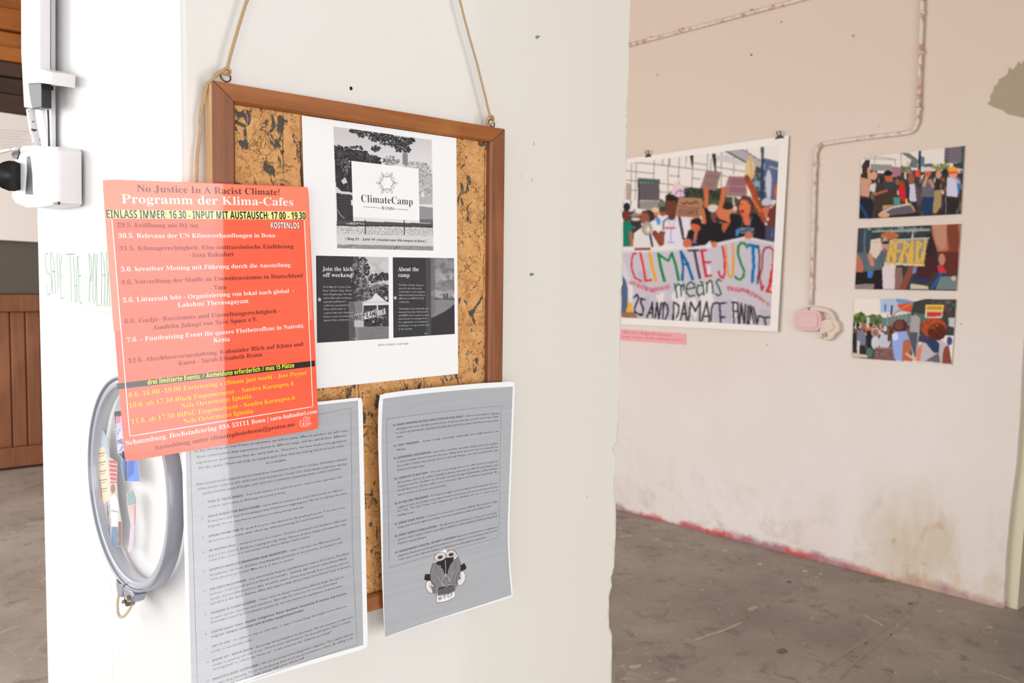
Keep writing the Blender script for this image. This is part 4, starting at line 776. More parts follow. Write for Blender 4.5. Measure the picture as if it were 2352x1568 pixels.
kl_.text(*r4((503, 777), (1932, 607)), [('drei limitierte Events: // Anmeldung erforderlich // max 15 Plätze', 'head')], 11)
for a, b_, t_ in (((318, 900), (2058, 675), '8.6. 16.00 -19.00 Envisioning a climate just world - Jess Poyner'), ((318, 1002), (1930, 780), '10.6. ab 17.30 Black Empowerment  - Sandra Karangwa &'), ((828, 1005), (1517, 905), 'Nele Oevermann Ignatia'), ((342, 1160), (1942, 918), '11.6. ab 17.30 BIPoC Empowerment - Sandra Karangwa &'), ((850, 1155), (1532, 1050), 'Nele Oevermann Ignatia')): ky.text(*r4(a, b_), [(t_, 'serb')], 10.6)
kw.text(*r4((288, 1367), (2154, 1052)), [('Schaumburg, Hochstadenring 49A 53111 Bonn | sara-bahadori.com', 'serb')], 10.8)
km.text(*r4((574, 1414), (1937, 1178)), [('Anmeldung unter climatephotobonn@proton.me', 'ser')], 10.2)
lt, lb, rb_, rt = r3((168, 470))[0], r4((330, 1278))[0], r4((2113, 990))[0], r3((2166, 478))[0]
kw.line([lt, lb, rb_, rt], 2.3, sub=16)
for pl in ([(1990, 1130), (1985, 1160), (2000, 1185), (2030, 1180)], [(2000, 1140), (1990, 1128), (2005, 1120)], [(2025, 1130), (2022, 1100), (2040, 1088), (2058, 1098), (2060, 1130)], [(2025, 1130), (2020, 1165), (2040, 1185), (2062, 1180), (2058, 1150)], [(2075, 1082), (2078, 1140)], [(2040, 1112), (2052, 1110)], [(2045, 1118), (2044, 1132), (2052, 1134)], [(2038, 1145), (2054, 1143)], [(2060, 1150), (2080, 1148), (2098, 1158)], [(2068, 1165), (2085, 1170)], [(2034, 1156), (2050, 1160), (2042, 1172)], [(2012, 1148), (2015, 1168)]): kw.line(r4(*pl), 1.1)
for q in (km, kw, kb, ky, kl_, kd): q.done('lettering', rp)
# ------------------------------------------------------------------ far wall: big protest poster
PW = FX-.012
BP = Sheet([(1380, 373), (1812, 311), (1786, 762), (1372, 742)], (1.0, 1.0), 0, PW, lambda u, v: -.012*np.clip(u-.75, 0, 1)*4*v)
bp = empty('protest_poster', tuple(BP.P(.5, 1.)), 'large colour photo poster of a protest march hung by two black clips', 'poster')
BP.body('paper', M['wpaper'], bp)
c5 = Z(1420, 280, 5.6); c6 = Z(1420, 540, 5.7366)
pic = Pic(BP, [(1384, 382), (1790, 332), (1769, 748), (1376, 726)], 1.5, (236, 226, 216)).frame(c5)
gl = (120, 116, 122)
for q in ([(100, 510), (480, 545), (1330, 650)], [(100, 625), (465, 665)], [(100, 745), (640, 800), (1060, 860)], [(665, 690), (790, 700)], [(950, 720), (1060, 735)], [(970, 525), (1130, 550)], [(1260, 580), (1640, 640)], [(1330, 690), (1400, 700)], [(100, 870), (640, 905)]): pic.line(q, 9, gl)
for x, y0, y1 in ((170, 510, 1060), (230, 520, 1000), (465, 480, 760), (575, 470, 560), (660, 450, 560), (645, 560, 920), (785, 440, 880), (875, 440, 590), (955, 560, 860), (1150, 400, 650), (1330, 380, 900), (1495, 360, 700), (1655, 340, 520), (1195, 480, 640)): pic.line([(x, y0), (x-8, y1)], 8 if x != 660 else 18, gl)
pic.poly([(1370, 365), (1590, 345), (1830, 500), (1830, 640), (1640, 520)], (176, 170, 172)); pic.line([(1375, 370), (1640, 520)], 16, (60, 62, 68)); pic.line([(1590, 345), (1850, 510)], 10, (100, 98, 104)); pic.poly([(1260, 440), (1400, 420), (1620, 540), (1620, 560), (1280, 500)], (206, 200, 200))
pic.poly([(1740, 560), (1850, 600), (1850, 1020), (1740, 900)], (66, 72, 70)); pic.leaves(1780, 760, 60, 120, 30, 26, [(90, 110, 90), (60, 62, 70), (110, 122, 140)])
for a in ((920, 420, 955, 580), (1205, 410, 1250, 640)): pic.poly([(a[0], a[1]), (a[0]+50, a[1]), (a[2]+10, a[3]), (a[2]-5, a[3])], (34, 40, 42))
pic.poly([(255, 720), (535, 740), (535, 790), (255, 775)], (74, 96, 88)); pic.poly([(258, 780), (530, 790), (530, 1010), (258, 1005)], (98, 88, 92)); pic.poly([(255, 720), (275, 780), (275, 1110), (250, 1110)], (56, 56, 66)); pic.poly([(270, 1015), (530, 1015), (530, 1130), (270, 1120)], (150, 140, 138)); pic.poly([(100, 780), (160, 800), (160, 1000), (100, 1000)], (178, 162, 152)); pic.poly([(150, 1120), (230, 1125), (230, 1240), (150, 1240)], (130, 140, 165))
pic.poly([(640, 920), (850, 850), (1330, 850), (1560, 1000), (1850, 1000), (1850, 1200), (540, 1200)], (74, 78, 56)); pic.leaves(1000, 930, 330, 80, 160, 26, [(44, 50, 34), (66, 72, 48), (58, 60, 50)]); pic.leaves(1350, 1040, 300, 60, 80, 24, [(110, 112, 40), (70, 84, 50), (60, 66, 56)]); pic.leaves(560, 1070, 50, 60, 30, 18, [(110, 124, 90), (90, 104, 80)])
pic.poly([(1840, 310), (1870, 310), (1885, 1000), (1825, 1000)], (50, 62, 86)); pic.poly([(1880, 465), (2070, 515), (2060, 1010), (1885, 1000)], (88, 102, 134)); pic.ell(1935, 800, 40, 190, (202, 200, 206)); pic.line([(1950, 575), (2055, 605)], 14, (210, 205, 214)); pic.line([(1950, 605), (2060, 632)], 7, (140, 90, 130)); pic.ell(2045, 900, 35, 100, (222, 96, 52)); pic.poly([(1750, 750), (1820, 760), (1820, 840), (1750, 830)], (150, 160, 180))
# flag and placards
pic.poly([(735, 775), (850, 820), (850, 960), (760, 970), (670, 930)], (232, 196, 200)); pic.ring(795, 950, 60, 70, 14, (110, 110, 180), 3.2, 6.2); pic.line([(800, 890), (800, 960)], 10, (120, 120, 190))
pic.poly([(1130, 630), (1325, 650), (1255, 885), (1055, 850)], (150, 120, 114)); [pic.line([(1120, 680+i*26), (1290, 695+i*26)], 6, (120, 90, 88)) for i in (0, 1, 4, 5)]
pic.poly([(1420, 695), (1650, 705), (1655, 960), (1340, 950)], (160, 116, 120)); [pic.line([(1440, 740+i*30), (1630, 745+i*30)], 9, (128, 66, 78)) for i in range(6)]; pic.line([(1395, 820), (1650, 830)], 7, (200, 170, 172)); pic.line([(1400, 955), (1650, 970)], 14, (205, 190, 190))
pic.poly([(1700, 420), (1770, 580), (1740, 720), (1700, 780), (1625, 700), (1630, 560)], (222, 190, 140)); pic.line([(1700, 450), (1720, 760)], 10, (190, 150, 100))
# crowd at the back
SK = [(178, 96, 62), (208, 128, 92), (120, 66, 48), (150, 84, 60), (90, 48, 38)]
for (x, y, r, hat) in ((265, 1170, 42, (232, 226, 220)), (480, 1160, 48, (226, 196, 150)), (575, 1150, 48, (60, 60, 62)), (1225, 1130, 52, (218, 212, 204)), (1410, 1120, 70, (48, 34, 32)), (1540, 1130, 40, (226, 214, 208)), (350, 1190, 40, (60, 44, 40)), (160, 1150, 36, (222, 216, 210))):
    pic.ell(x, y, r, r*1.25, random.choice(SK)); pic.ell(x, y-r*.6, r*1.1, r*.7, hat)
for _ in range(26): pic.ell(random.uniform(130, 650), random.uniform(1230, 1330), 34, 40, random.choice([(70, 62, 60), (210, 204, 200), (120, 70, 52), (60, 62, 74), (228, 222, 218)]))
# green shirt man, megaphone woman
pic.poly([(60, 1280), (150, 1260), (210, 1340), (190, 1600), (60, 1600)], (22, 120, 96)); pic.ell(100, 1200, 52, 80, (110, 56, 38)); pic.ell(110, 1090, 45, 50, (30, 30, 38))
pic.ell(390, 1230, 78, 100, (58, 42, 42)); pic.ell(345, 1240, 58, 80, (150, 84, 66)); pic.poly([(200, 1520), (280, 1400), (420, 1380), (500, 1500), (540, 1620), (180, 1640)], (226, 218, 216)); pic.ell(230, 1290, 70, 60, (56, 48, 50)); pic.ell(225, 1250, 60, 22, (226, 200, 170))
pic.line([(160, 1420), (175, 1580)], 40, (190, 96, 60)); pic.line([(470, 1430), (550, 1560)], 70, (130, 66, 50)); pic.line([(410, 1450), (440, 1600)], 24, (40, 38, 44)); pic.line([(200, 1400), (280, 1340)], 50, (60, 52, 56))
pic.poly([(400, 1290), (520, 1225), (560, 1310), (440, 1370)], (226, 224, 226)); pic.poly([(475, 1250), (525, 1225), (555, 1305), (510, 1330)], (92, 148, 214)); pic.ell(370, 1370, 68, 90, (168, 156, 138)); pic.ell(375, 1378, 40, 56, (190, 180, 164)); pic.ell(385, 1385, 18, 24, (236, 232, 228))
# tall man in white shirt
pic.poly([(550, 1230), (640, 1200), (760, 1210), (930, 1240), (950, 1380), (850, 1420), (830, 1600), (590, 1600), (590, 1420), (540, 1400)], (224, 218, 228)); pic.poly([(540, 1400), (600, 1410), (590, 1580), (470, 1500)], (140, 72, 54)); pic.line([(690, 1120), (690, 1220)], 90, (104, 52, 38)); pic.ell(670, 1080, 66, 115, (112, 58, 42)); pic.poly([(605, 1010), (610, 940), (700, 935), (760, 970), (755, 1080), (735, 1010)], (36, 26, 26))
pic.line([(650, 1230), (580, 1280), (580, 1380)], 16, (80, 80, 92)); pic.line([(785, 1220), (840, 1500)], 34, (66, 56, 62)); pic.line([(690, 1380), (640, 1240)], 5, (110, 140, 200)); pic.line([(680, 1400), (740, 1240)], 5, (110, 140, 200)); pic.line([(680, 1390), (672, 1530)], 6, (110, 120, 180)); pic.line([(610, 1365), (725, 1362)], 26, (222, 100, 90)); pic.line([(640, 1545), (710, 1552)], 14, (150, 140, 180)); pic.line([(850, 1470), (910, 1520)], 22, (216, 210, 214))
# woman in black with hands up
pic.poly([(1100, 1070), (1165, 1080), (1230, 1260), (1330, 1310), (1300, 1600), (850, 1600), (900, 1400), (1100, 1290)], (30, 26, 28)); pic.line([(1135, 870), (1130, 1080)], 56, (212, 112, 70)); pic.ell(1130, 890, 36, 50, (206, 104, 66)); pic.line([(1085, 1130), (1110, 1290)], 50, (206, 110, 70)); pic.ell(1000, 1320, 72, 95, (206, 104, 64)); pic.poly([(930, 1260), (1040, 1230), (1070, 1260), (1075, 1400), (1045, 1330), (940, 1290)], (38, 28, 28)); pic.line([(935, 1300), (1040, 1300)], 16, (34, 26, 30)); pic.line([(1000, 1420), (980, 1540)], 44, (196, 110, 76)); pic.line([(965, 1500), (1010, 1560)], 16, (70, 110, 190)); pic.ell(900, 1560, 50, 60, (200, 106, 72)); pic.ell(1010, 1380, 22, 8, (176, 60, 56))
pic.poly([(780, 965), (1080, 980), (1090, 1060), (1050, 1240), (730, 1210)], (176, 124, 94))
for q in ([(810, 1040), (850, 1060), (880, 1030), (930, 1055), (960, 1030)], [(960, 1060), (990, 1020), (1030, 1050)]): pic.line(q, 10, (50, 34, 30))
for i in range(8): pic.line([(790+i*32, 1125), (785+i*32, 1200)], 9, (70, 46, 38))
for q in ([(790, 1125), (830, 1128)], [(880, 1200), (930, 1165), (900, 1120)], [(1000, 1130), (1030, 1200)], [(780, 1085), (1050, 1110)]): pic.line(q, 7, (90, 60, 48))
# shouting woman
pic.poly([(1260, 1420), (1340, 1260), (1440, 1180), (1600, 1200), (1760, 1170), (1870, 1260), (1910, 1400), (1880, 1600), (1180, 1600)], (28, 24, 30)); pic.ell(1250, 1200, 62, 95, (120, 74, 62)); pic.ell(1300, 1250, 50, 40, (60, 40, 40)); pic.ell(1210, 1110, 60, 50, (214, 204, 196)); pic.poly([(1330, 1290), (1440, 1300), (1360, 1430), (1330, 1380)], (186, 96, 60))
pic.line([(1360, 860), (1330, 1040), (1290, 1160)], 60, (206, 112, 68)); pic.poly([(1280, 1080), (1380, 1150), (1440, 1180), (1440, 1300), (1290, 1240), (1260, 1160)], (212, 118, 76)); pic.line([(1660, 730), (1740, 900), (1790, 1080), (1880, 1260)], 74, (170, 72, 36)); pic.line([(1730, 1000), (1830, 1150)], 20, (226, 130, 70)); pic.ell(1655, 720, 30, 40, (130, 70, 52))
pic.poly([(1520, 1060), (1600, 950), (1700, 960), (1740, 1060), (1720, 1200), (1600, 1270), (1540, 1180)], (70, 46, 44)); pic.ell(1630, 1100, 76, 122, (222, 116, 72)); pic.poly([(1600, 1000), (1640, 955), (1700, 980), (1725, 1080), (1690, 1060), (1660, 1010)], (96, 60, 56)); pic.ell(1596, 1150, 20, 22, (110, 36, 34)); pic.line([(1560, 1065), (1600, 1055)], 9, (120, 62, 50)); pic.line([(1640, 1210), (1660, 1290)], 90, (214, 108, 66)); pic.line([(1600, 1260), (1585, 1400)], 12, (70, 120, 190)); pic.line([(1720, 1220), (1680, 1370)], 12, (70, 120, 190))
for i in range(3): pic.line([(1550, 1365+i*28), (1740, 1368+i*28)], 16, (150, 152, 172))
pic.poly([(1510, 1380), (1545, 1370), (1550, 1470), (1505, 1460)], (40, 150, 206)); pic.line([(1480, 980), (1495, 1160)], 22, (214, 200, 200))
# right people
pic.ell(1910, 1110, 60, 90, (206, 110, 80)); pic.ell(1915, 1030, 72, 52, (196, 194, 200)); pic.line([(1840, 1090), (1980, 1075)], 14, (60, 52, 62)); pic.poly([(1950, 1100), (2040, 1020), (2070, 1100), (2060, 1420), (1940, 1400), (1900, 1260)], (112, 52, 42)); pic.line([(1960, 1100), (2020, 1040)], 24, (214, 196, 186)); pic.poly([(1900, 1330), (2060, 1340), (2060, 1600), (1880, 1560)], (74, 68, 92)); pic.line([(1990, 1380), (1975, 1480)], 14, (90, 130, 190)); pic.ell(1925, 1250, 18, 22, (230, 226, 226))
# banner
pic.frame(c6)
pic.poly([(60, 205), (380, 200), (700, 180), (960, 150), (1200, 120), (1460, 60), (1690, 10), (1900, 60), (2080, 95), (2080, 1250), (40, 1150)], (200, 192, 200)); pic.line([(60, 222), (700, 195), (1200, 140), (1690, 30), (2080, 112)], 26, (222, 216, 220))
pic.ell(900, 105, 50, 60, (206, 110, 74)); pic.ell(1260, 120, 42, 40, (212, 116, 80)); pic.ell(1720, 10, 60, 40, (206, 114, 86)); pic.poly([(1150, 120), (1215, 70), (1235, 160), (1160, 170)], (226, 222, 226)); pic.line([(230, 185), (410, 180)], 34, (140, 70, 56))
pic.poly([(40, 520), (90, 560), (125, 700), (120, 1010), (40, 1060)], (80, 100, 130)); pic.poly([(60, 300), (170, 600), (120, 620), (60, 540)], (214, 208, 216)); pic.poly([(100, 1000), (140, 870), (175, 900), (185, 1020), (120, 1040)], (244, 168, 50)); pic.poly([(40, 1020), (220, 1010), (260, 1090), (40, 1090)], (150, 110, 92))
for q in ([(120, 640), (200, 660), (180, 900), (140, 860)], [(490, 800), (610, 740), (600, 860), (560, 930)], [(700, 800), (760, 700), (830, 620), (880, 800), (840, 1130), (760, 1100)], [(900, 860), (1010, 820), (1060, 920), (1020, 1120), (960, 1000)], [(1090, 660), (1230, 600), (1260, 860), (1240, 1140), (1160, 1140), (1080, 960)], [(1180, 400), (1215, 400), (1210, 520), (1170, 520)], [(1490, 860), (1560, 840), (1540, 1160), (1500, 1160)], [(1700, 960), (1800, 1000), (1780, 1170), (1700, 1170)]): pic.poly(q, (238, 230, 226), .75)
for q in ([(250, 480), (420, 470), (330, 720)], [(1240, 900), (1480, 850), (1500, 1150), (1260, 1150)], [(1860, 960), (2060, 1010), (2050, 1180), (1900, 1180)], [(600, 880), (740, 860), (700, 1100), (660, 1120)], [(330, 820), (420, 790), (400, 1060), (340, 1080)]): pic.poly(q, (184, 176, 194), .7)
for c_, w_, q in (((212, 34, 44), 20, [(235, 240), (200, 240), (175, 330), (180, 450), (220, 560), (300, 605)]), ((226, 40, 34), 26, [(290, 235), (330, 400), (360, 600), (435, 590)]), ((236, 164, 20), 34, [(412, 240), (450, 430), (495, 600)]), ((18, 122, 62), 34, [(530, 250), (560, 420), (608, 600)]), ((18, 122, 62), 26, [(520, 245), (660, 340), (705, 235)]), ((18, 122, 62), 32, [(705, 235), (760, 400), (795, 590)]), ((10, 92, 156), 30, [(845, 590), (855, 400), (825, 215)]), ((10, 92, 156), 34, [(825, 215), (905, 360), (980, 580)]), ((10, 92, 156), 22, [(850, 385), (930, 375)]), ((66, 50, 62), 26, [(925, 205), (1055, 200)]), ((66, 50, 62), 32, [(1005, 210), (1040, 400), (1075, 560)]), ((206, 26, 52), 30, [(1100, 205), (1130, 400), (1160, 540)]), ((206, 26, 52), 24, [(1085, 205), (1160, 200)]), ((206, 26, 52), 24, [(1130, 362), (1215, 355)]), ((206, 26, 52), 26, [(1150, 540), (1225, 530)]),
    ((206, 26, 52), 24, [(1375, 150), (1400, 300), (1405, 500), (1380, 565), (1340, 540), (1325, 480)]), ((232, 150, 40), 22, [(1415, 140), (1430, 350), (1450, 510), (1480, 560), (1510, 520), (1520, 300), (1510, 110)]), ((22, 120, 60), 26, [(1700, 160), (1670, 110), (1620, 100), (1580, 150), (1580, 260), (1620, 380), (1660, 470), (1650, 550), (1600, 585), (1560, 570), (1540, 540)]), ((14, 104, 176), 40, [(1725, 130), (1825, 150)]), ((14, 104, 176), 38, [(1775, 150), (1785, 400), (1765, 610)]), ((64, 60, 76), 20, [(1845, 140), (1865, 300), (1850, 500), (1830, 640)]), ((168, 34, 56), 22, [(2035, 190), (1990, 155), (1930, 170), (1905, 240), (1900, 400), (1860, 560), (1880, 640), (1890, 720), (1915, 670)]), ((214, 24, 24), 34, [(2060, 380), (2020, 500), (2000, 650), (1960, 740)]), ((206, 50, 26), 26, [(1955, 735), (2040, 755)]), ((206, 60, 50), 18, [(2050, 200), (2030, 400)])): pic.line(q, w_, c_)
for q in ([(740, 640), (760, 720), (775, 820)], [(745, 700), (790, 640), (825, 660), (830, 800)], [(830, 680), (870, 640), (860, 720)], [(905, 710), (1010, 690), (1000, 640), (950, 615), (905, 660), (900, 760), (940, 805), (1010, 790)], [(1080, 610), (1110, 620), (1130, 790)], [(1110, 660), (1050, 660), (1030, 740), (1060, 800), (1120, 760)], [(1165, 620), (1170, 760)], [(1168, 650), (1210, 590), (1235, 620), (1250, 770)], [(1355, 600), (1320, 580), (1290, 620), (1330, 700), (1355, 770), (1320, 800), (1285, 770)]): pic.line(q, 17, (36, 66, 52))
for q in ([(210, 820), (245, 780), (270, 830), (240, 900), (215, 960), (220, 1010), (300, 1060)], [(350, 850), (300, 830), (300, 900), (330, 960), (320, 1050), (290, 1040)], [(375, 1085), (430, 960), (450, 880), (455, 1080)], [(405, 1030), (455, 1020)], [(485, 1090), (510, 890), (535, 1100), (570, 885)], [(600, 885), (585, 1100)], [(610, 885), (650, 930), (655, 1020), (620, 1110)], [(735, 885), (720, 1120)], [(740, 885), (795, 920), (795, 1010), (770, 1080)], [(820, 1120), (870, 890), (895, 1040), (900, 1120)], [(840, 1040), (895, 1035)], [(925, 1130), (955, 880), (1015, 1000), (1080, 870), (1070, 1130)], [(1100, 1130), (1165, 880), (1195, 1050), (1195, 1140)], [(1125, 1070), (1195, 1065)], [(1310, 890), (1250, 900), (1225, 980), (1225, 1130)], [(1320, 900), (1420, 890)], [(1335, 900), (1350, 1150)], [(1345, 1080), (1405, 1078)], [(1500, 880), (1575, 890)], [(1510, 890), (1525, 1160)], [(1520, 1000), (1570, 1000)], [(1575, 900), (1590, 1170)], [(1600, 1160), (1620, 900), (1660, 1160), (1680, 910)], [(1710, 930), (1700, 1170)], [(1725, 1170), (1745, 930), (1790, 1160)], [(1780, 950), (1830, 1170), (1850, 1060)], [(1850, 1060), (1920, 1085), (2005, 1080)], [(1925, 1090), (1945, 1190)]): pic.line(q, 19, (26, 24, 30))
for (xa, ya, xb, yb, n_) in ((150, 620, 330, 690, 10), (330, 690, 480, 745, 12), (470, 720, 690, 680, 14), (1440, 700, 1640, 730, 16), (1640, 720, 1820, 800, 16), (1820, 800, 2020, 950, 14)):
    for i in range(n_): t = i/n_; x, y = xa+(xb-xa)*t, ya+(yb-ya)*t; pic.line([(x, y-22+random.uniform(-14, 6)), (x+random.uniform(-14, 14), y+22)], 8, (202, 58, 74), .8)
pic.blur(2); pic.done('photo', bp)
def clip(x, y, s, lb):
    c = onp(x, y, 0, PW-.004); e = empty('binder_clip', tuple(c), lb, 'clip', 'binder clips holding the protest poster')
    w_ = .024*s; P = [c+np.array([0, a, b_]) for a, b_ in ((-w_, 0), (w_, 0), (w_*.9, .006), (w_*.35, .016), (-w_*.35, .016), (-w_*.9, .006))]
    prism('jaw', P, (.006, 0, 0), M['black'], e)
    for sg in (-1, 1): tube('handle', catm([c+np.array([.0, sg*.004, .014]), c+np.array([-.006, sg*.011, .024]), c+np.array([-.008, sg*.012, .034]), c+np.array([-.006, sg*.004, .037])], 4), .003, M['black'], e)
    return e
clip(1488, 360.5, 1., 'black binder clip on the top edge of the protest poster, near the pillar'); clip(1790, 318, 1.15, 'black binder clip at the upper right corner of the protest poster')
LS = Sheet([(1395, 753), (1575.5, 766), (1575, 791.5), (1395, 779)], (.4, .06), 0, FX-.003)
lsE = empty('caption_strip', tuple(LS.P(.5, 1.)), 'pink paper strip with two handwritten lines below the protest poster', 'label'); LS.body('paper', M['pink'], lsE, 10, 3)
k = Ink(LS, M['p_pinkink'], .0012)
k.text(*c6((60, 1290), (690, 1330)), [("We be / 'Right Delivered", 'sans')], 5.5); k.text(*c6((55, 1345), (850, 1395)), [('part of art of the Climate Crisis', 'sans')], 5.)
k.done('lettering', lsE)
# ------------------------------------------------------------------ three photo prints on the far wall
d7 = Z(1820, 300, 5.2256); d8 = Z(1800, 580, 5.2267)
def photo(corners, base, lb):
    S_ = Sheet(corners, (.45, .32), 0, FX-.006); e = empty('photo_print', tuple(S_.P(.5, 1.)), lb, 'photo', 'three photo prints in a column'); S_.body('paper', M['wpaper'], e, 6, 4, .001); return S_, e, Pic(S_, None, 1.4, base, .0012)
S1, e, pq = photo([(1978.5, 362), (2215.5, 334), (2207, 491.5), (1973, 503)], (232, 222, 212), 'topmost photo print, a crowd with a man in an orange cap')
pq.frame(d7)
for q in ([(830, 310), (1000, 310), (1250, 345)], [(850, 330), (1230, 350), (1240, 420)], [(1300, 270), (1310, 440)], [(1380, 300), (1380, 440)], [(1000, 290), (980, 400)]): pq.line(q, 6, (130, 126, 130))
pq.poly([(1300, 265), (1400, 270), (1510, 350), (1500, 450), (1390, 440), (1430, 350)], (110, 116, 112)); pq.poly([(940, 400), (1190, 410), (1190, 480), (940, 480)], (150, 146, 142)); pq.poly([(1515, 240), (1545, 240), (1540, 560), (1500, 560)], (48, 62, 76)); pq.poly([(1540, 300), (1590, 320), (1585, 420), (1540, 440)], (96, 118, 140)); pq.poly([(1590, 400), (1680, 395), (1680, 470), (1560, 460)], (80, 92, 116))
pq.poly([(1830, 205), (2068, 180), (2060, 440), (1990, 440), (1980, 380), (1825, 395)], (116, 106, 112)); pq.poly([(2030, 190), (2068, 180), (2060, 450), (2030, 440)], (60, 84, 88)); [pq.line([(1835, y), (1870, y)], 12, (60, 66, 80)) for y in (240, 275, 310, 350, 375)]; pq.poly([(1930, 390), (2060, 380), (2055, 460), (1930, 450)], (56, 66, 70))
pq.leaves(1780, 440, 140, 35, 50, 20, [(130, 140, 80), (100, 114, 70), (150, 150, 100)]); pq.leaves(1340, 470, 80, 30, 20, 20, [(120, 122, 70), (90, 96, 60)])
pq.poly([(810, 520), (2050, 480), (2040, 1010), (800, 1060)], (70, 54, 48))
cc = [(60, 50, 48), (210, 196, 190), (150, 90, 66), (40, 40, 50), (178, 108, 84), (120, 116, 124), (90, 60, 50)]
for _ in range(110): pq.ell(random.uniform(820, 2040), random.uniform(480, 760), random.uniform(14, 34), random.uniform(20, 46), random.choice(cc))
for _ in range(60): pq.ell(random.uniform(820, 2040), random.uniform(760, 1000), 22, 50, random.choice([(50, 40, 38), (70, 58, 50), (36, 44, 60), (120, 96, 70), (90, 84, 80)]))
pq.poly([(1190, 430), (1310, 440), (1300, 540), (1200, 560)], (168, 116, 136)); pq.poly([(835, 420), (880, 350), (930, 350), (920, 560), (840, 560)], (60, 42, 40)); pq.line([(915, 460), (930, 620)], 40, (216, 150, 116)); pq.poly([(820, 560), (920, 580), (930, 720), (920, 800), (815, 780)], (208, 152, 124)); pq.poly([(815, 820), (960, 820), (980, 900), (950, 1050), (800, 1060)], (30, 32, 46)); pq.line([(820, 900), (900, 1040)], 36, (36, 66, 116))
pq.ell(975, 540, 40, 50, (214, 160, 132)); pq.poly([(930, 640), (1000, 630), (990, 740), (930, 720)], (214, 206, 206)); pq.ell(1155, 560, 46, 60, (190, 100, 66)); pq.ell(1150, 510, 50, 34, (30, 26, 28)); pq.poly([(1000, 680), (1080, 620), (1230, 630), (1260, 760), (1200, 900), (1070, 920), (1000, 900)], (66, 52, 42)); pq.poly([(1090, 620), (1230, 610), (1240, 710), (1120, 720)], (56, 62, 72)); pq.line([(1000, 760), (1130, 720)], 30, (176, 96, 70)); pq.poly([(1080, 900), (1220, 890), (1210, 940), (1080, 950)], (190, 150, 100))
pq.ell(1310, 640, 34, 44, (150, 72, 50)); pq.poly([(1265, 680), (1350, 660), (1370, 830), (1320, 860), (1280, 780)], (206, 36, 44)); pq.poly([(1210, 800), (1300, 800), (1290, 890), (1220, 890)], (74, 150, 130)); pq.line([(1370, 830), (1370, 880)], 30, (240, 196, 60)); pq.ell(1425, 580, 40, 56, (150, 90, 70)); pq.poly([(1400, 640), (1470, 640), (1490, 850), (1400, 850)], (204, 200, 214)); pq.poly([(1380, 640), (1405, 640), (1405, 860), (1380, 850)], (30, 42, 56)); pq.poly([(1470, 650), (1540, 700), (1550, 880), (1500, 900)], (96, 74, 80)); pq.poly([(1390, 860), (1500, 850), (1490, 960), (1420, 950)], (36, 42, 60))
pq.ell(1625, 500, 42, 56, (190, 106, 84)); pq.ell(1620, 460, 66, 30, (216, 202, 186)); pq.poly([(1550, 600), (1700, 570), (1710, 800), (1550, 800)], (104, 100, 110)); pq.line([(1580, 660), (1610, 560)], 34, (214, 150, 120)); pq.line([(1690, 670), (1650, 600)], 34, (206, 138, 108)); pq.poly([(1555, 800), (1710, 790), (1650, 1010), (1560, 1010)], (32, 56, 96)); pq.poly([(1710, 700), (1800, 700), (1790, 900), (1720, 1000), (1680, 980)], (170, 142, 100)); pq.poly([(1720, 560), (1780, 600), (1770, 710), (1700, 720)], (44, 42, 44)); pq.ell(1750, 530, 32, 46, (220, 150, 120))
pq.ell(1930, 530, 52, 60, (226, 160, 126)); pq.ell(1925, 470, 58, 40, (244, 166, 50)); pq.line([(1880, 505), (1980, 500)], 26, (232, 84, 56)); pq.poly([(1860, 560), (1990, 570), (1980, 800), (1850, 780)], (206, 204, 226)); pq.poly([(1960, 540), (2020, 580), (2020, 650), (1990, 800), (1975, 640)], (50, 120, 186)); pq.line([(1930, 550), (2000, 620)], 30, (226, 160, 130)); pq.poly([(1840, 800), (2000, 800), (1960, 1000), (1790, 1000)], (44, 36, 40)); pq.line([(1845, 800), (1840, 1000)], 8, (170, 150, 150)); pq.poly([(1480, 480), (1530, 460), (1530, 560), (1470, 550)], (232, 76, 48))
pq.poly([(1030, 1040), (1060, 970), (1200, 900), (1420, 870), (1470, 930), (1460, 1000), (1520, 1010), (1160, 1035)], (100, 92, 100)); pq.line([(1060, 990), (1200, 920), (1410, 880)], 24, (214, 190, 180)); pq.line([(1420, 880), (1465, 960)], 20, (200, 150, 110)); pq.ell(1100, 1010, 70, 34, (212, 166, 130)); pq.poly([(1160, 1020), (1510, 985), (1520, 1012), (1170, 1038)], (38, 34, 38))
pq.blur(1); pq.done('photo', e)
S2, e, pq = photo([(1971, 524), (2207, 514), (2196.5, 667.5), (1963.5, 663.5)], (52, 60, 60), 'middle photo print, a painted placard held beside a large face')
pq.frame(d7); pq.poly([(780, 1160), (960, 1150), (950, 1560), (780, 1560)], (56, 70, 76)); pq.line([(870, 1180), (860, 1560)], 26, (96, 104, 124)); pq.leaves(1250, 1190, 360, 40, 60, 26, [(90, 106, 104), (140, 150, 150), (50, 60, 60), (70, 84, 80)]); pq.line([(970, 1210), (1640, 1190)], 26, (150, 160, 158)); pq.line([(1450, 1200), (1440, 1290)], 18, (190, 190, 186)); pq.poly([(1600, 1240), (1700, 1230), (1760, 1700), (1600, 1700)], (50, 34, 36))
pq.frame(d8)
pq.poly([(860, 0), (1200, 0), (1180, 240), (860, 240)], (92, 104, 112)); pq.poly([(850, 240), (1200, 200), (1200, 440), (850, 440)], (32, 26, 30))
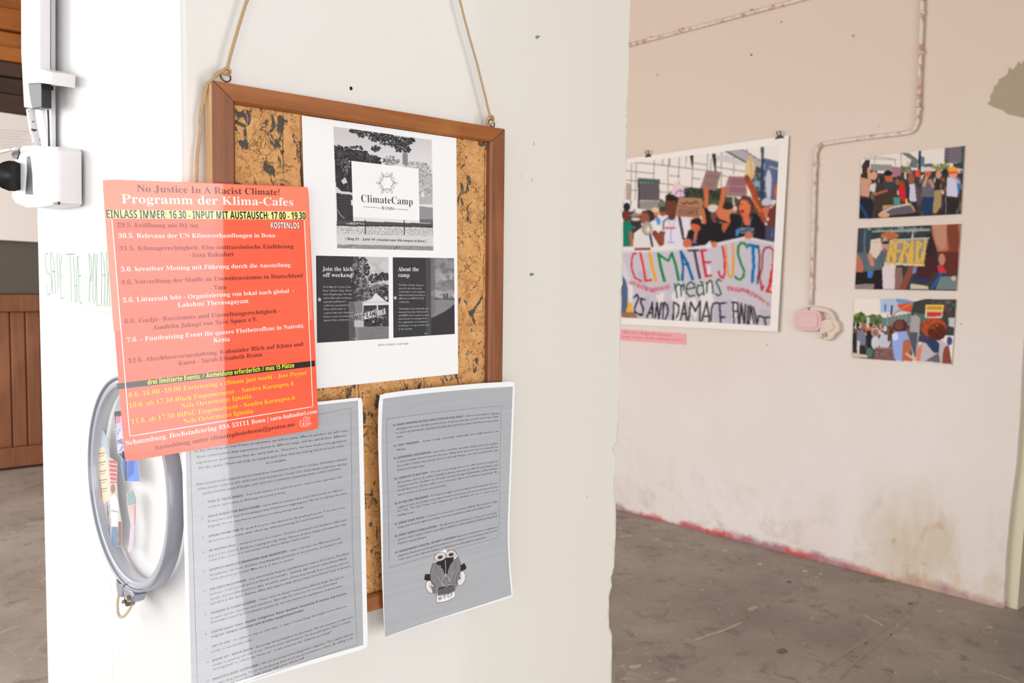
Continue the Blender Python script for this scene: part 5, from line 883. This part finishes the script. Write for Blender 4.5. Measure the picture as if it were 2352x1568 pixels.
pq.poly([(870, 0), (920, 60), (960, 160), (950, 240), (868, 230)], (190, 110, 84)); pq.ell(1040, 190, 40, 120, (96, 110, 110)); pq.poly([(1010, 220), (1070, 230), (1060, 290), (1005, 300)], (50, 120, 196)); pq.poly([(1180, 190), (1220, 120), (1350, 150), (1340, 440), (1190, 440)], (220, 206, 206)); pq.poly([(1340, 180), (1420, 180), (1440, 440), (1330, 440)], (140, 104, 96)); pq.line([(1430, 430), (1540, 170)], 74, (140, 72, 56)); pq.poly([(860, 380), (1090, 375), (1080, 440), (860, 440)], (170, 156, 146)); [pq.line([(880+i*28, 385), (885+i*28, 435)], 10, (80, 66, 64)) for i in range(8)]
pq.ell(1700, 200, 130, 150, (80, 38, 34)); pq.poly([(1590, 100), (1840, 0), (1850, 160), (1700, 340), (1620, 250)], (70, 34, 34)); pq.poly([(1560, 280), (1760, 300), (1700, 380), (1580, 360)], (52, 48, 80)); pq.poly([(1520, 370), (1730, 400), (1740, 440), (1520, 440)], (206, 190, 164)); pq.poly([(1560, 180), (1600, 160), (1590, 240), (1540, 260)], (120, 140, 200)); pq.line([(1780, 430), (1900, 240)], 34, (44, 84, 158)); pq.poly([(1830, 420), (1880, 290), (2080, 280), (2080, 450), (1830, 445)], (112, 128, 128)); pq.poly([(1840, 160), (1900, 130), (2000, 250), (1860, 240)], (206, 50, 66))
pq.frame(d7); pq.poly([(1665, 1120), (2030, 1120), (2010, 1600), (1790, 1560), (1730, 1420), (1680, 1260)], (176, 110, 84)); pq.poly([(1840, 1120), (1985, 1120), (2010, 1320), (1960, 1580), (1800, 1560), (1790, 1500), (1880, 1420)], (128, 62, 46)); pq.poly([(1680, 1120), (1860, 1120), (1840, 1400), (1780, 1440), (1720, 1340)], (196, 142, 116), .8)
pq.frame(d8); pq.poly([(1850, -10), (2100, -10), (2090, 200), (2060, 280), (1960, 250), (1900, 130)], (100, 44, 34)); pq.ell(1900, 80, 40, 70, (214, 150, 120), .8); pq.ell(2040, 310, 30, 30, (220, 180, 150))
pq.frame(d7); pq.ell(1170, 1260, 110, 44, (190, 104, 60)); pq.ell(1110, 1380, 40, 110, (190, 150, 140)); pq.ell(1120, 1345, 44, 18, (50, 40, 44)); pq.ell(1110, 1440, 22, 36, (176, 90, 76)); pq.poly([(1060, 1440), (1150, 1440), (1130, 1600), (1010, 1600)], (90, 100, 110))
pq.poly([(940, 1310), (1060, 1285), (1075, 1420), (1040, 1490), (1000, 1540), (925, 1480)], (222, 200, 182)); pq.line([(980, 1340), (1040, 1330)], 6, (170, 150, 140)); pq.line([(930, 1500), (960, 1600)], 56, (206, 134, 106))
pq.poly([(1165, 1310), (1640, 1280), (1560, 1620), (1110, 1600)], (150, 140, 140)); pq.line([(1175, 1315), (1640, 1285)], 14, (214, 200, 186))
Yw = (224, 178, 74)
pq.frame(d8); pq.poly([(1240, 0), (1710, 0), (1680, 160), (1200, 140)], (140, 130, 130)); pq.line([(1220, 130), (1680, 152)], 26, (224, 206, 178)); pq.line([(1690, 0), (1665, 150)], 22, (206, 188, 150))
pq.frame(d7)
for q in ([(1185, 1330), (1150, 1600)], [(1190, 1335), (1235, 1360), (1190, 1440), (1230, 1600)], [(1320, 1330), (1250, 1345), (1220, 1590)], [(1240, 1450), (1290, 1440)], [(1310, 1600), (1350, 1330), (1400, 1370), (1330, 1450)], [(1380, 1600), (1440, 1330), (1440, 1600)], [(1400, 1480), (1450, 1480)], [(1480, 1600), (1500, 1330), (1550, 1360), (1490, 1450), (1520, 1600)], [(1560, 1600), (1600, 1310)]): pq.line(q, 27, Yw)
pq.frame(d8)
for q in ([(1260, 0), (1245, 100)], [(1330, 0), (1345, 70), (1310, 100)], [(1420, 0), (1390, 110)], [(1470, 0), (1500, 110)], [(1540, 0), (1520, 110)], [(1610, 0), (1590, 110), (1640, 100)], [(1670, 0), (1650, 90)]): pq.line(q, 28, Yw)
pq.blur(1); pq.done('photo', e)
S3, e, pq = photo([(1962, 686), (2196, 686.5), (2186, 838), (1956.5, 821)], (234, 224, 214), 'lowest photo print, a person with curly red hair seen from behind')
pq.frame(d8)
pq.poly([(1160, 560), (1400, 540), (1570, 580), (1540, 720), (1160, 720)], (176, 190, 214)); pq.poly([(1340, 545), (1570, 590), (1550, 640), (1360, 600)], (112, 150, 196)); pq.ell(1220, 660, 14, 50, (90, 120, 180)); pq.line([(1300, 640), (1290, 740)], 22, (60, 60, 80)); pq.poly([(1360, 620), (1540, 600), (1540, 720), (1400, 690)], (220, 84, 40)); pq.line([(1540, 610), (1420, 670), (1320, 740), (1250, 820)], 20, (200, 130, 100))
pq.poly([(1560, 590), (1700, 555), (2075, 560), (2060, 1000), (1540, 980), (1520, 760)], (62, 62, 58)); pq.leaves(1900, 640, 150, 70, 60, 18, [(110, 100, 98), (60, 58, 56), (90, 84, 80)]); pq.line([(1920, 640), (2010, 760)], 22, (120, 56, 50)); pq.poly([(1560, 720), (1850, 760), (1850, 860), (1560, 860)], (84, 108, 98)); pq.poly([(1980, 780), (2060, 780), (2050, 900), (1980, 880)], (190, 196, 200))
pq.poly([(840, 745), (900, 725), (1000, 760), (1100, 750), (1200, 790), (1210, 960), (840, 960)], (100, 116, 64)); pq.leaves(910, 800, 80, 70, 60, 22, [(120, 146, 36), (90, 116, 40), (60, 84, 36)]); pq.leaves(1110, 800, 90, 50, 50, 20, [(96, 112, 66), (130, 136, 90), (70, 80, 56)]); pq.poly([(995, 770), (1030, 770), (1030, 880), (995, 880)], (206, 206, 204)); pq.poly([(1170, 790), (1540, 720), (1540, 960), (1190, 960)], (110, 126, 120)); [pq.line([(1250+i*44, 740), (1240+i*44, 930)], 12, (140, 156, 152)) for i in range(6)]
pq.poly([(830, 880), (1560, 880), (1540, 1300), (820, 1270)], (84, 74, 76))
for _ in range(90): pq.ell(random.uniform(830, 1540), random.uniform(860, 1000), random.uniform(12, 26), random.uniform(18, 34), random.choice([(150, 90, 70), (60, 48, 46), (200, 150, 130), (40, 40, 48), (206, 206, 210), (90, 60, 48)]))
for (x, y, w_, h_, c_) in ((855, 1080, 30, 130, (44, 36, 36)), (930, 1040, 55, 110, (120, 124, 140)), (940, 1180, 50, 70, (44, 38, 44)), (1040, 1040, 50, 120, (30, 34, 48)), (1030, 1200, 34, 60, (80, 120, 110)), (1100, 1080, 50, 80, (210, 206, 212)), (1210, 1070, 70, 90, (200, 196, 208))): pq.ell(x, y, w_, h_, c_)
pq.ell(960, 880, 34, 40, (170, 104, 84)); pq.line([(1000, 920), (1070, 910)], 36, (232, 110, 60)); pq.ell(1100, 960, 46, 50, (150, 110, 96)); pq.ring(1100, 960, 44, 50, 10, (214, 206, 200)); pq.poly([(880, 1060), (915, 1060), (905, 1230), (880, 1230)], (220, 206, 200)); pq.poly([(830, 1200), (1010, 1230), (1000, 1265), (820, 1255)], (214, 190, 170))
pq.poly([(1100, 1130), (1330, 1140), (1330, 1300), (1090, 1280)], (130, 92, 88)); pq.leaves(1210, 1210, 100, 60, 60, 9, [(110, 74, 70), (150, 116, 108)]); pq.poly([(1100, 1130), (1330, 1140), (1330, 1152), (1100, 1144)], (170, 140, 130))
pq.ell(1400, 880, 90, 80, (76, 48, 46)); pq.ell(1385, 870, 50, 60, (120, 66, 56)); pq.poly([(1300, 980), (1340, 950), (1480, 940), (1500, 1040), (1440, 1180), (1440, 1310), (1330, 1280), (1300, 1100)], (150, 170, 226)); pq.poly([(1300, 980), (1360, 950), (1380, 1040), (1320, 1060)], (214, 220, 238)); pq.line([(1280, 940), (1260, 1050)], 30, (90, 54, 46))
pq.poly([(1530, 760), (1590, 745), (1640, 790), (1620, 1240), (1560, 1270), (1500, 1040)], (172, 162, 164)); pq.poly([(1510, 950), (1610, 960), (1580, 1260), (1510, 1050)], (84, 88, 98)); pq.poly([(1430, 1060), (1480, 1040), (1530, 1060), (1520, 1230), (1600, 1290), (1420, 1300)], (186, 106, 70)); pq.line([(1470, 1210), (1580, 1290)], 24, (226, 180, 150))
pq.poly([(1600, 1180), (1660, 1070), (1800, 1050), (1920, 1060), (1980, 1130), (2020, 1340), (1600, 1310)], (196, 184, 190)); pq.poly([(1640, 1000), (1720, 960), (1870, 1090), (1860, 1200), (1800, 1200)], (44, 60, 96)); pq.poly([(1620, 1000), (1700, 950), (1760, 1010), (1700, 1080), (1620, 1070)], (70, 60, 90)); pq.poly([(1600, 1180), (1665, 1075), (1640, 1290), (1590, 1300)], (220, 130, 100)); pq.poly([(1920, 1150), (1980, 1100), (2020, 1340), (1900, 1330)], (140, 70, 56)); pq.poly([(1700, 1300), (1860, 1200), (1880, 1320)], (110, 100, 108))
pq.ell(1800, 900, 152, 118, (176, 74, 34)); pq.ell(1840, 950, 110, 105, (96, 36, 24)); pq.leaves(1760, 860, 110, 70, 60, 12, [(200, 92, 40), (150, 60, 30)]); pq.leaves(1860, 960, 90, 80, 40, 14, [(70, 28, 22), (110, 44, 28)])
pq.poly([(1700, 625), (1920, 625), (1915, 705), (1700, 705)], (232, 196, 90)); pq.line([(1730, 665), (1890, 665)], 34, (206, 140, 40)); pq.poly([(1700, 705), (1910, 705), (1900, 790), (1690, 785)], (214, 206, 196)); pq.poly([(1720, 712), (1900, 712), (1890, 765), (1715, 770)], (206, 56, 58)); pq.ell(1990, 1060, 34, 50, (60, 80, 130))
pq.blur(1); pq.done('photo', e)
# ------------------------------------------------------------------ surface conduit and junction boxes
m, n, b = nt('conduit_paint'); p = pos(n); col = mixc(n, ramp(n, noise(n, p, 26, 5, .65), [(.5, 0.), (.62, 1.)]), (226, 210, 200), (196, 148, 118)); col = mixc(n, ramp(n, noise(n, p, 40, 5, .7), [(.62, 0.), (.68, 1.)]), col, (110, 78, 62)); n.links.new(col, b.inputs['Base Color']); b.inputs['Roughness'].default_value = .6; bump(n, b, noise(n, p, 60, 4), .4, .004); M['conduit'] = m
M['pinkbox'] = plaster('pink_box_paint', (226, 190, 186), (216, 176, 172), (140, 90, 84))[0]; M['creambox'] = plaster('cream_box_paint', (226, 206, 190), (214, 192, 172), (150, 120, 90))[0]
def wpts(pts, off=.0142): return [onp(x, y, 0, FX-off) for x, y in pts]
c1 = empty('cable_conduit', tuple(wpts([(1452, 104)])[0]), 'painted pipe running up the far wall to the right, above the protest poster', 'conduit')
sl = (0-104)/(1852-1436)
tube('pipe', catm(wpts([(1380, 121), (1436, 106), (1640, 52), (1850, -4), (2040, -54), (2104, -71)]), 6), .0105, M['conduit'], c1)
for (x, y) in ((1492, 89), (1724, 27), (1565, 70)): 
    a = wpts([(x-3, y+1), (x+3, y-1)], .0142); tube('saddle', a, .0135, M['conduit'], c1)
c2 = empty('cable_conduit', tuple(wpts([(1862, 700)])[0]), 'painted pipe with two bends, coming down the far wall beside the three photo prints', 'conduit')
tube('pipe', catm(wpts([(2128, -260), (2119, 0), (2114, 130), (2109, 262), (2105, 285), (2096, 300), (2075, 306), (1990, 316), (1900, 329), (1884, 334), (1876, 346), (1873, 370), (1868, 530), (1862, 700)]), 6), .0105, M['conduit'], c2)
for (x, y) in ((2118, 30), (2116, 120), (2110, 250), (1873, 380), (1869, 525), (1864, 660)): a = wpts([(x, y-5), (x, y+5)]); tube('saddle', a, .0135, M['conduit'], c2)
tube('bend', catm(wpts([(1864, 716), (1868, 709), (1885, 710), (1905, 716), (1915, 730), (1917, 745)], .018), 5), .013, M['creambox'], c2)
def jbox(pts, mat, d, lb):
    P = wpts(pts, d); e = empty('junction_box', tuple(P[0]), lb, 'junction box'); prism('housing', P, (d-.001, 0, 0), mat, e, .006); return e, P
e, P = jbox([(1826, 718), (1830, 712), (1848, 712), (1872, 712), (1882, 716), (1886, 728), (1884, 752), (1876, 760), (1840, 760), (1828, 756), (1824, 742)], M['pinkbox'], .035, 'pink painted rounded junction box at the foot of the conduit')
q = wpts([(1838, 712), (1838, 760)], .037); prism('lid', wpts([(1832, 720), (1850, 718), (1874, 720), (1878, 728), (1876, 750), (1868, 754), (1834, 752), (1831, 736)], .042), (.008, 0, 0), M['pinkbox'], e, .003); tube('knockout', wpts([(1852, 705), (1852, 716)], .018), .014, M['pinkbox'], e)
e, P = jbox([(1884, 738), (1898, 732), (1918, 733), (1927, 742), (1928, 760), (1914, 768), (1910, 779), (1898, 782), (1884, 778), (1882, 760)], M['creambox'], .03, 'broken cream socket box to the right of the pink junction box')
prism('cover', wpts([(1890, 742), (1910, 740), (1916, 752), (1904, 762), (1890, 760)], .037), (.008, 0, 0), M['creambox'], e, .002); tube('cable_stub', wpts([(1895, 764), (1897, 773)], .034), .008, M['bare'], e); tube('cable_stub', wpts([(1886, 766), (1887, 776)], .034), .008, M['conduit'], e)
# ------------------------------------------------------------------ left side of the pillar: handwritten sign
HS = Sheet([(100, 566), (262, 564), (262, 720), (106, 697)], (.3, .1), 0, LX-.0085, lambda u, v: -.003*v)
hs = empty('handwritten_sign', tuple(HS.P(.5, 1.)), 'pale green paper with thin handwritten capitals on the left side of the pillar', 'sign'); HS.body('paper', M['greenpaper'], hs, 12, 4)
z2_ = Z(0, 400, 3.92); k = Ink(HS, M['p_green'], .0008)
for q in ([(428, 712), (410, 720), (405, 800), (425, 880), (455, 910), (465, 1000), (450, 1080), (430, 1085), (418, 1000)], [(475, 1080), (460, 850), (450, 712), (462, 705), (485, 800), (500, 1080)], [(468, 877), (495, 877)], [(512, 705), (516, 900), (520, 1090), (532, 900), (536, 715)], [(560, 720), (545, 800), (540, 1000), (548, 1125), (570, 1110)], [(550, 925), (560, 915)],
          [(592, 721), (670, 719)], [(628, 722), (638, 940), (642, 1150)], [(660, 740), (670, 930), (678, 1155)], [(695, 740), (690, 940), (692, 1155)], [(676, 1004), (692, 1002)], [(712, 740), (698, 735), (708, 900), (705, 1060), (722, 1170), (738, 1150)], [(712, 920), (728, 908)],
          [(800, 1155), (812, 900), (798, 710), (820, 760), (828, 900), (812, 965)], [(846, 715), (836, 900), (834, 1100), (845, 1178), (860, 1100), (862, 900), (850, 716)], [(872, 715), (868, 950), (872, 1182), (898, 1180)], [(912, 1185), (915, 950), (910, 700), (935, 780), (945, 950), (938, 1188)], [(922, 910), (948, 910)], [(962, 1190), (968, 950), (958, 695), (985, 780), (975, 950), (990, 1190)]): k.line(z2_(*q), 1.05)
k.done('lettering', hs)
# ------------------------------------------------------------------ hoop with pictures
HX = LX-.024; hc_y = onp(202, 1120, 0, HX)[1]; hc_y2 = onp(388, 1120, 0, HX)[1]; hz = onp(297, 868, 0, HX)[2]; hz2 = onp(297, 1357, 0, HX)[2]
cy_, cz_ = (hc_y+hc_y2)/2, (hz+hz2)/2; ry_, rz_ = (hc_y-hc_y2)/2, (hz-hz2)/2
hp = empty('picture_hoop', (HX, cy_, cz_-rz_), 'round grey rimmed hoop with cut-out pictures behind clear film, half behind the red poster', 'hoop')
M['rim'] = simple('grey_plastic', (150, 156, 170), .3, coat=.5); M['rim2'] = simple('clear_grey_plastic', (186, 192, 204), .25, coat=.5)
def ringm(name, k0, k1, xa, xb, mat):
    n_ = 96; v = []; f = []
    for i in range(n_):
        a = 2*math.pi*i/n_
        for (kk, xx) in ((k0, xa), (k1, xa), (k1, xb), (k0, xb)): v.append((xx, cy_+ry_*kk*math.cos(a), cz_+rz_*kk*math.sin(a)))
    for i in range(n_):
        j = (i+1) % n_
        for q in range(4): f.append((i*4+q, i*4+(q+1) % 4, j*4+(q+1) % 4, j*4+q))
    o = mesh(name, v, f, mat, hp, True); o.modifiers.new('b', 'BEVEL').width = .0008; return o
ringm('outer_hoop', .975, 1.0, HX, HX+.016, M['rim']); ringm('inner_hoop', .905, .972, HX+.002, HX+.017, M['rim2'])
m, n, b = nt('clear_film'); b.inputs['Base Color'].default_value = (1, 1, 1, 1); b.inputs['Roughness'].default_value = .08; b.inputs['Alpha'].default_value = .07; M['clear'] = m
v = [(HX+.006, cy_+ry_*.905*math.cos(a), cz_+rz_*.905*math.sin(a)) for a in np.linspace(0, 6.2832, 65)[:-1]]; prism('film', v, (.0003, 0, 0), M['clear'], hp)
zh = Z(180, 850, 2.7034); HD = HX+.0095
def cut(pts, draw, base, lb=None):
    px = zh(*pts); X = [q[0] for q in px]; Y = [q[1] for q in px]
    prism('cutout', [onp(x, y, 0, HD+.0006) for x, y in px], (.0005, 0, 0), M['paper'], hp)
    bb = [(min(X), min(Y)), (max(X), min(Y)), (max(X), max(Y)), (min(X), max(Y))]
    S_ = Sheet(bb, (.05, .1), 0, HD); q_ = Pic(S_, None, .9, base, 0).frame(zh); draw(q_)
    # keep only cells inside the cut outline
    P_ = np.array(pts, float); ins = np.zeros(len(q_.x), bool); j = len(P_)-1
    for i in range(len(P_)):
        xi, yi = P_[i]; xj, yj = P_[j]; ins ^= ((yi > q_.y) != (yj > q_.y)) & (q_.x < (xj-xi)*(q_.y-yi)/(yj-yi+1e-9)+xi); j = i
    o = q_.done('cutout', hp, lb); bm = bmesh.new(); bm.from_mesh(o.data); bm.verts.ensure_lookup_table()
    bmesh.ops.delete(bm, geom=[bm.verts[i] for i in np.nonzero(~ins)[0]], context='VERTS'); bm.to_mesh(o.data); bm.free(); return o
def d1(q):
    q.poly([(150, 800), (265, 800), (265, 1110), (150, 1110)], (214, 206, 206))
    for i in range(8): q.line([(155+i*8, 830), (155+i*8, 960)], 3, (120, 120, 130))
    q.poly([(150, 960), (200, 960), (200, 1100), (150, 1105)], (150, 170, 190)); q.poly([(160, 1050), (190, 1040), (195, 1080), (160, 1090)], (40, 44, 52)); q.poly([(190, 560), (240, 560), (235, 700), (200, 700)], (206, 96, 90)); [q.line([(195, 580+i*26), (238, 585+i*26)], 6, (240, 220, 214)) for i in range(5)]
    q.ell(215, 735, 14, 30, (180, 110, 86)); q.poly([(195, 790), (225, 770), (248, 810), (245, 970), (205, 970)], (238, 238, 244)); q.poly([(205, 970), (245, 970), (250, 1095), (205, 1095)], (110, 140, 176)); q.poly([(246, 940), (268, 940), (266, 1090), (250, 1092)], (150, 90, 70)); q.line([(178, 820), (200, 1090)], 5, (90, 90, 96)); q.line([(205, 870), (245, 880)], 8, (160, 160, 170))
    q.poly([(78, 450), (160, 370), (190, 430), (195, 520), (110, 640), (80, 480)], (190, 200, 214)); q.ell(135, 690, 18, 50, (160, 96, 76)); q.ell(135, 770, 14, 50, (226, 120, 70)); q.leaves(140, 560, 30, 60, 40, 10, [(150, 160, 170), (214, 214, 214), (120, 90, 80)])
    q.poly([(104, 490), (160, 475), (175, 520), (200, 800), (155, 818)], (246, 226, 196)); [q.line([(125+i*3, 520+i*55), (165+i*3, 512+i*55)], 5, (120, 96, 84)) for i in range(5)]; [q.line([(132+i*3, 535+i*55), (158+i*3, 529+i*55)], 4, (150, 120, 100)) for i in range(5)]
cut([(75, 450), (100, 490), (150, 370), (180, 420), (195, 540), (240, 570), (238, 700), (245, 800), (268, 940), (266, 1092), (155, 1104), (150, 900), (110, 640), (80, 500)], d1, (214, 206, 206), 'cut-out photo of a person holding a written placard')
def d2(q):
    q.poly([(218, 250), (300, 250), (300, 560), (230, 500)], (40, 44, 56)); q.poly([(232, 285), (300, 285), (300, 510), (240, 520)], (200, 206, 236)); q.poly([(232, 285), (262, 285), (262, 325), (232, 330)], (232, 130, 160)); q.leaves(265, 430, 30, 70, 30, 14, [(160, 170, 206), (220, 220, 244), (120, 130, 170)]); q.poly([(240, 520), (280, 510), (285, 690), (262, 640)], (90, 96, 110))
cut([(220, 256), (262, 250), (300, 250), (300, 520), (290, 560), (245, 520)], d2, (60, 66, 80), 'dark edged cut-out picture beside the red poster')
def d3(q): q.poly([(295, 540), (360, 530), (380, 690), (300, 692)], (98, 150, 236)); q.poly([(285, 560), (304, 560), (304, 692), (285, 692)], (70, 76, 92)); q.poly([(310, 560), (350, 545), (345, 640), (305, 680)], (60, 110, 210))
cut([(272, 500), (360, 520), (382, 692), (285, 692), (265, 600)], d3, (80, 130, 220), 'blue cut-out picture under the red poster')
def d4(q): q.poly([(300, 760), (345, 745), (360, 830), (310, 850)], (150, 176, 176)); q.poly([(305, 840), (358, 830), (350, 1000), (325, 1000)], (222, 196, 196)); q.poly([(325, 900), (350, 900), (340, 1130), (308, 1130)], (222, 206, 226)); q.line([(350, 840), (352, 960)], 9, (226, 130, 90))
cut([(300, 765), (338, 742), (358, 800), (352, 960), (338, 1125), (308, 1128), (325, 960), (305, 850)], d4, (214, 196, 200), 'small cut-out picture of a raised arm')
c = onp(278, 1350, 0, HX); 
prism('clasp', [onp(x, y, 0, HX-.002) for x, y in zh((228, 1300), (250, 1330), (275, 1330), (275, 1380), (265, 1410), (245, 1405), (240, 1370))], (.014, 0, 0), M['rim'], hp, .0015)
prism('clasp', [onp(x, y, 0, HX-.002) for x, y in zh((278, 1345), (330, 1372), (345, 1400), (330, 1440), (300, 1455), (282, 1420))], (.014, 0, 0), M['rim'], hp, .0015)
a = onp(*zh((318, 1428))[0], 0, HX-.002); sc_ = tube('clamp_screw', [a+np.array([.004, 0, 0]), a-np.array([.004, 0, 0])], .006, M['steel'], hp, 12); tube('screw_tip', [a-np.array([.004, 0, 0]), a-np.array([.008, 0, 0])], .002, M['steel'], sc_, 8)
P = [onp(x, y, 0, HX+.002) for x, y in zh((262, 1370), (250, 1400), (243, 1450), (248, 1510), (265, 1532), (295, 1515), (330, 1460), (352, 1400), (358, 1375))]
v, f = twine_geo(catm(P, 8), .0016, .008, 3, 6, 800); mesh('twine_loop', v, f, M['twine_p'], hp, True)
# ------------------------------------------------------------------ painted bolt and rim lock on the pillar's left edge
m, n, b = nt('chipped_paint'); p = pos(n); ch = ramp(n, noise(n, p, 70, 5, .65, .3), [(.60, 0.), (.62, 1.)])
n.links.new(mixc(n, ch, (240, 238, 240), (52, 56, 66)), b.inputs['Base Color']); b.inputs['Roughness'].default_value = .35; M['chip'] = m
m, n, b = nt('clean_paint'); b.inputs['Base Color'].default_value = rgba((238, 236, 238)); b.inputs['Roughness'].default_value = .35; M['gloss'] = m
bk = empty('door_bolt', (LX-.02, 1.41, H-.1), 'white painted sliding bolt and lock case with chipped black patches', 'bolt')
def lp(pts, d): return [onp(x, y, 0, LX-d) for x, y in pts]
prism('bar', lp([(47, -250), (92, -250), (92, 150), (93, 215), (94, 250), (55, 246), (49, 120)], .030), (.012, 0, 0), M['gloss'], bk, .001)
prism('backplate', lp([(88, -250), (117, -250), (117, 200), (118, 345), (82, 345), (92, 240), (94, 200)], .012), (.0055, 0, 0), M['gloss'], bk, .001)
prism('guide_bracket', lp([(60, 154), (90, 156), (118, 165), (117, 194), (92, 190), (62, 192)], .036), (.028, 0, 0), M['gloss'], bk, .002)
prism('bolt_head', lp([(65, 192), (94, 190), (95, 205), (95, 246), (74, 250), (71, 235), (67, 215)], .0335), (.012, 0, 0), M['black'], bk, .001)
prism('guide_slot', lp([(95, 190), (117, 190), (117, 207), (95, 199)], .014), (.003, 0, 0), M['black'], bk)
tube('rod', catm([np.array(q) for q in lp([(69, 248), (76, 290), (86, 338)], .024)], 6), .0055, M['chip'], bk, 12)
tube('rod_guide', catm([np.array(q) for q in lp([(108, 205), (112, 270), (114, 338)], .012)], 6), .0018, M['black'], bk, 8)
lc = prism('lock_case', lp([(40, 345), (52, 336), (80, 334), (128, 336), (132, 345), (133, 465), (128, 471), (90, 476), (60, 476), (34, 468), (26, 455), (28, 380)], .034), (.028, 0, 0), M['gloss'], bk, .004)
prism('bare_strip', lp([(61, 360), (67, 358), (70, 372), (73, 400), (74, 440), (75, 447), (58, 446), (60, 420), (62, 390)], .0345), (.002, 0, 0), M['black'], bk)
prism('chip', lp([(120, 466), (134, 463), (133, 470), (124, 469)], .0345), (.002, 0, 0), M['black'], bk)
hd_ = tube('spindle', catm([np.array(onp(x, y, 0, LX-.045)) for x, y in ((-60, 400), (-20, 401), (12, 402), (26, 404), (44, 404))], 5), .0, M['black'], bk, 16)
# spindle needs its flared neck
bpy.data.objects.remove(hd_)
Pn = catm([np.array(onp(x, y, 0, LX-.045)) for x, y in ((-90, 400), (-45, 401), (-12, 402), (8, 404), (27, 404))], 5); rr_ = np.interp(np.linspace(0, 1, len(Pn)), [0, .55, .75, .9, 1], [.0125, .0125, .0135, .0195, .021])
tube('handle', Pn, rr_, M['black'], bk, 18)
tube('lever', catm([np.array(onp(x, y, 0, LX-.047)) for x, y in ((-60, 344), (-10, 350), (18, 345), (40, 341))], 5), .0022, M['chip'], bk, 10)
prism('chip', lp([(26, 352), (40, 341), (44, 350), (38, 366), (28, 362)], .0355), (.003, 0, 0), M['black'], bk)
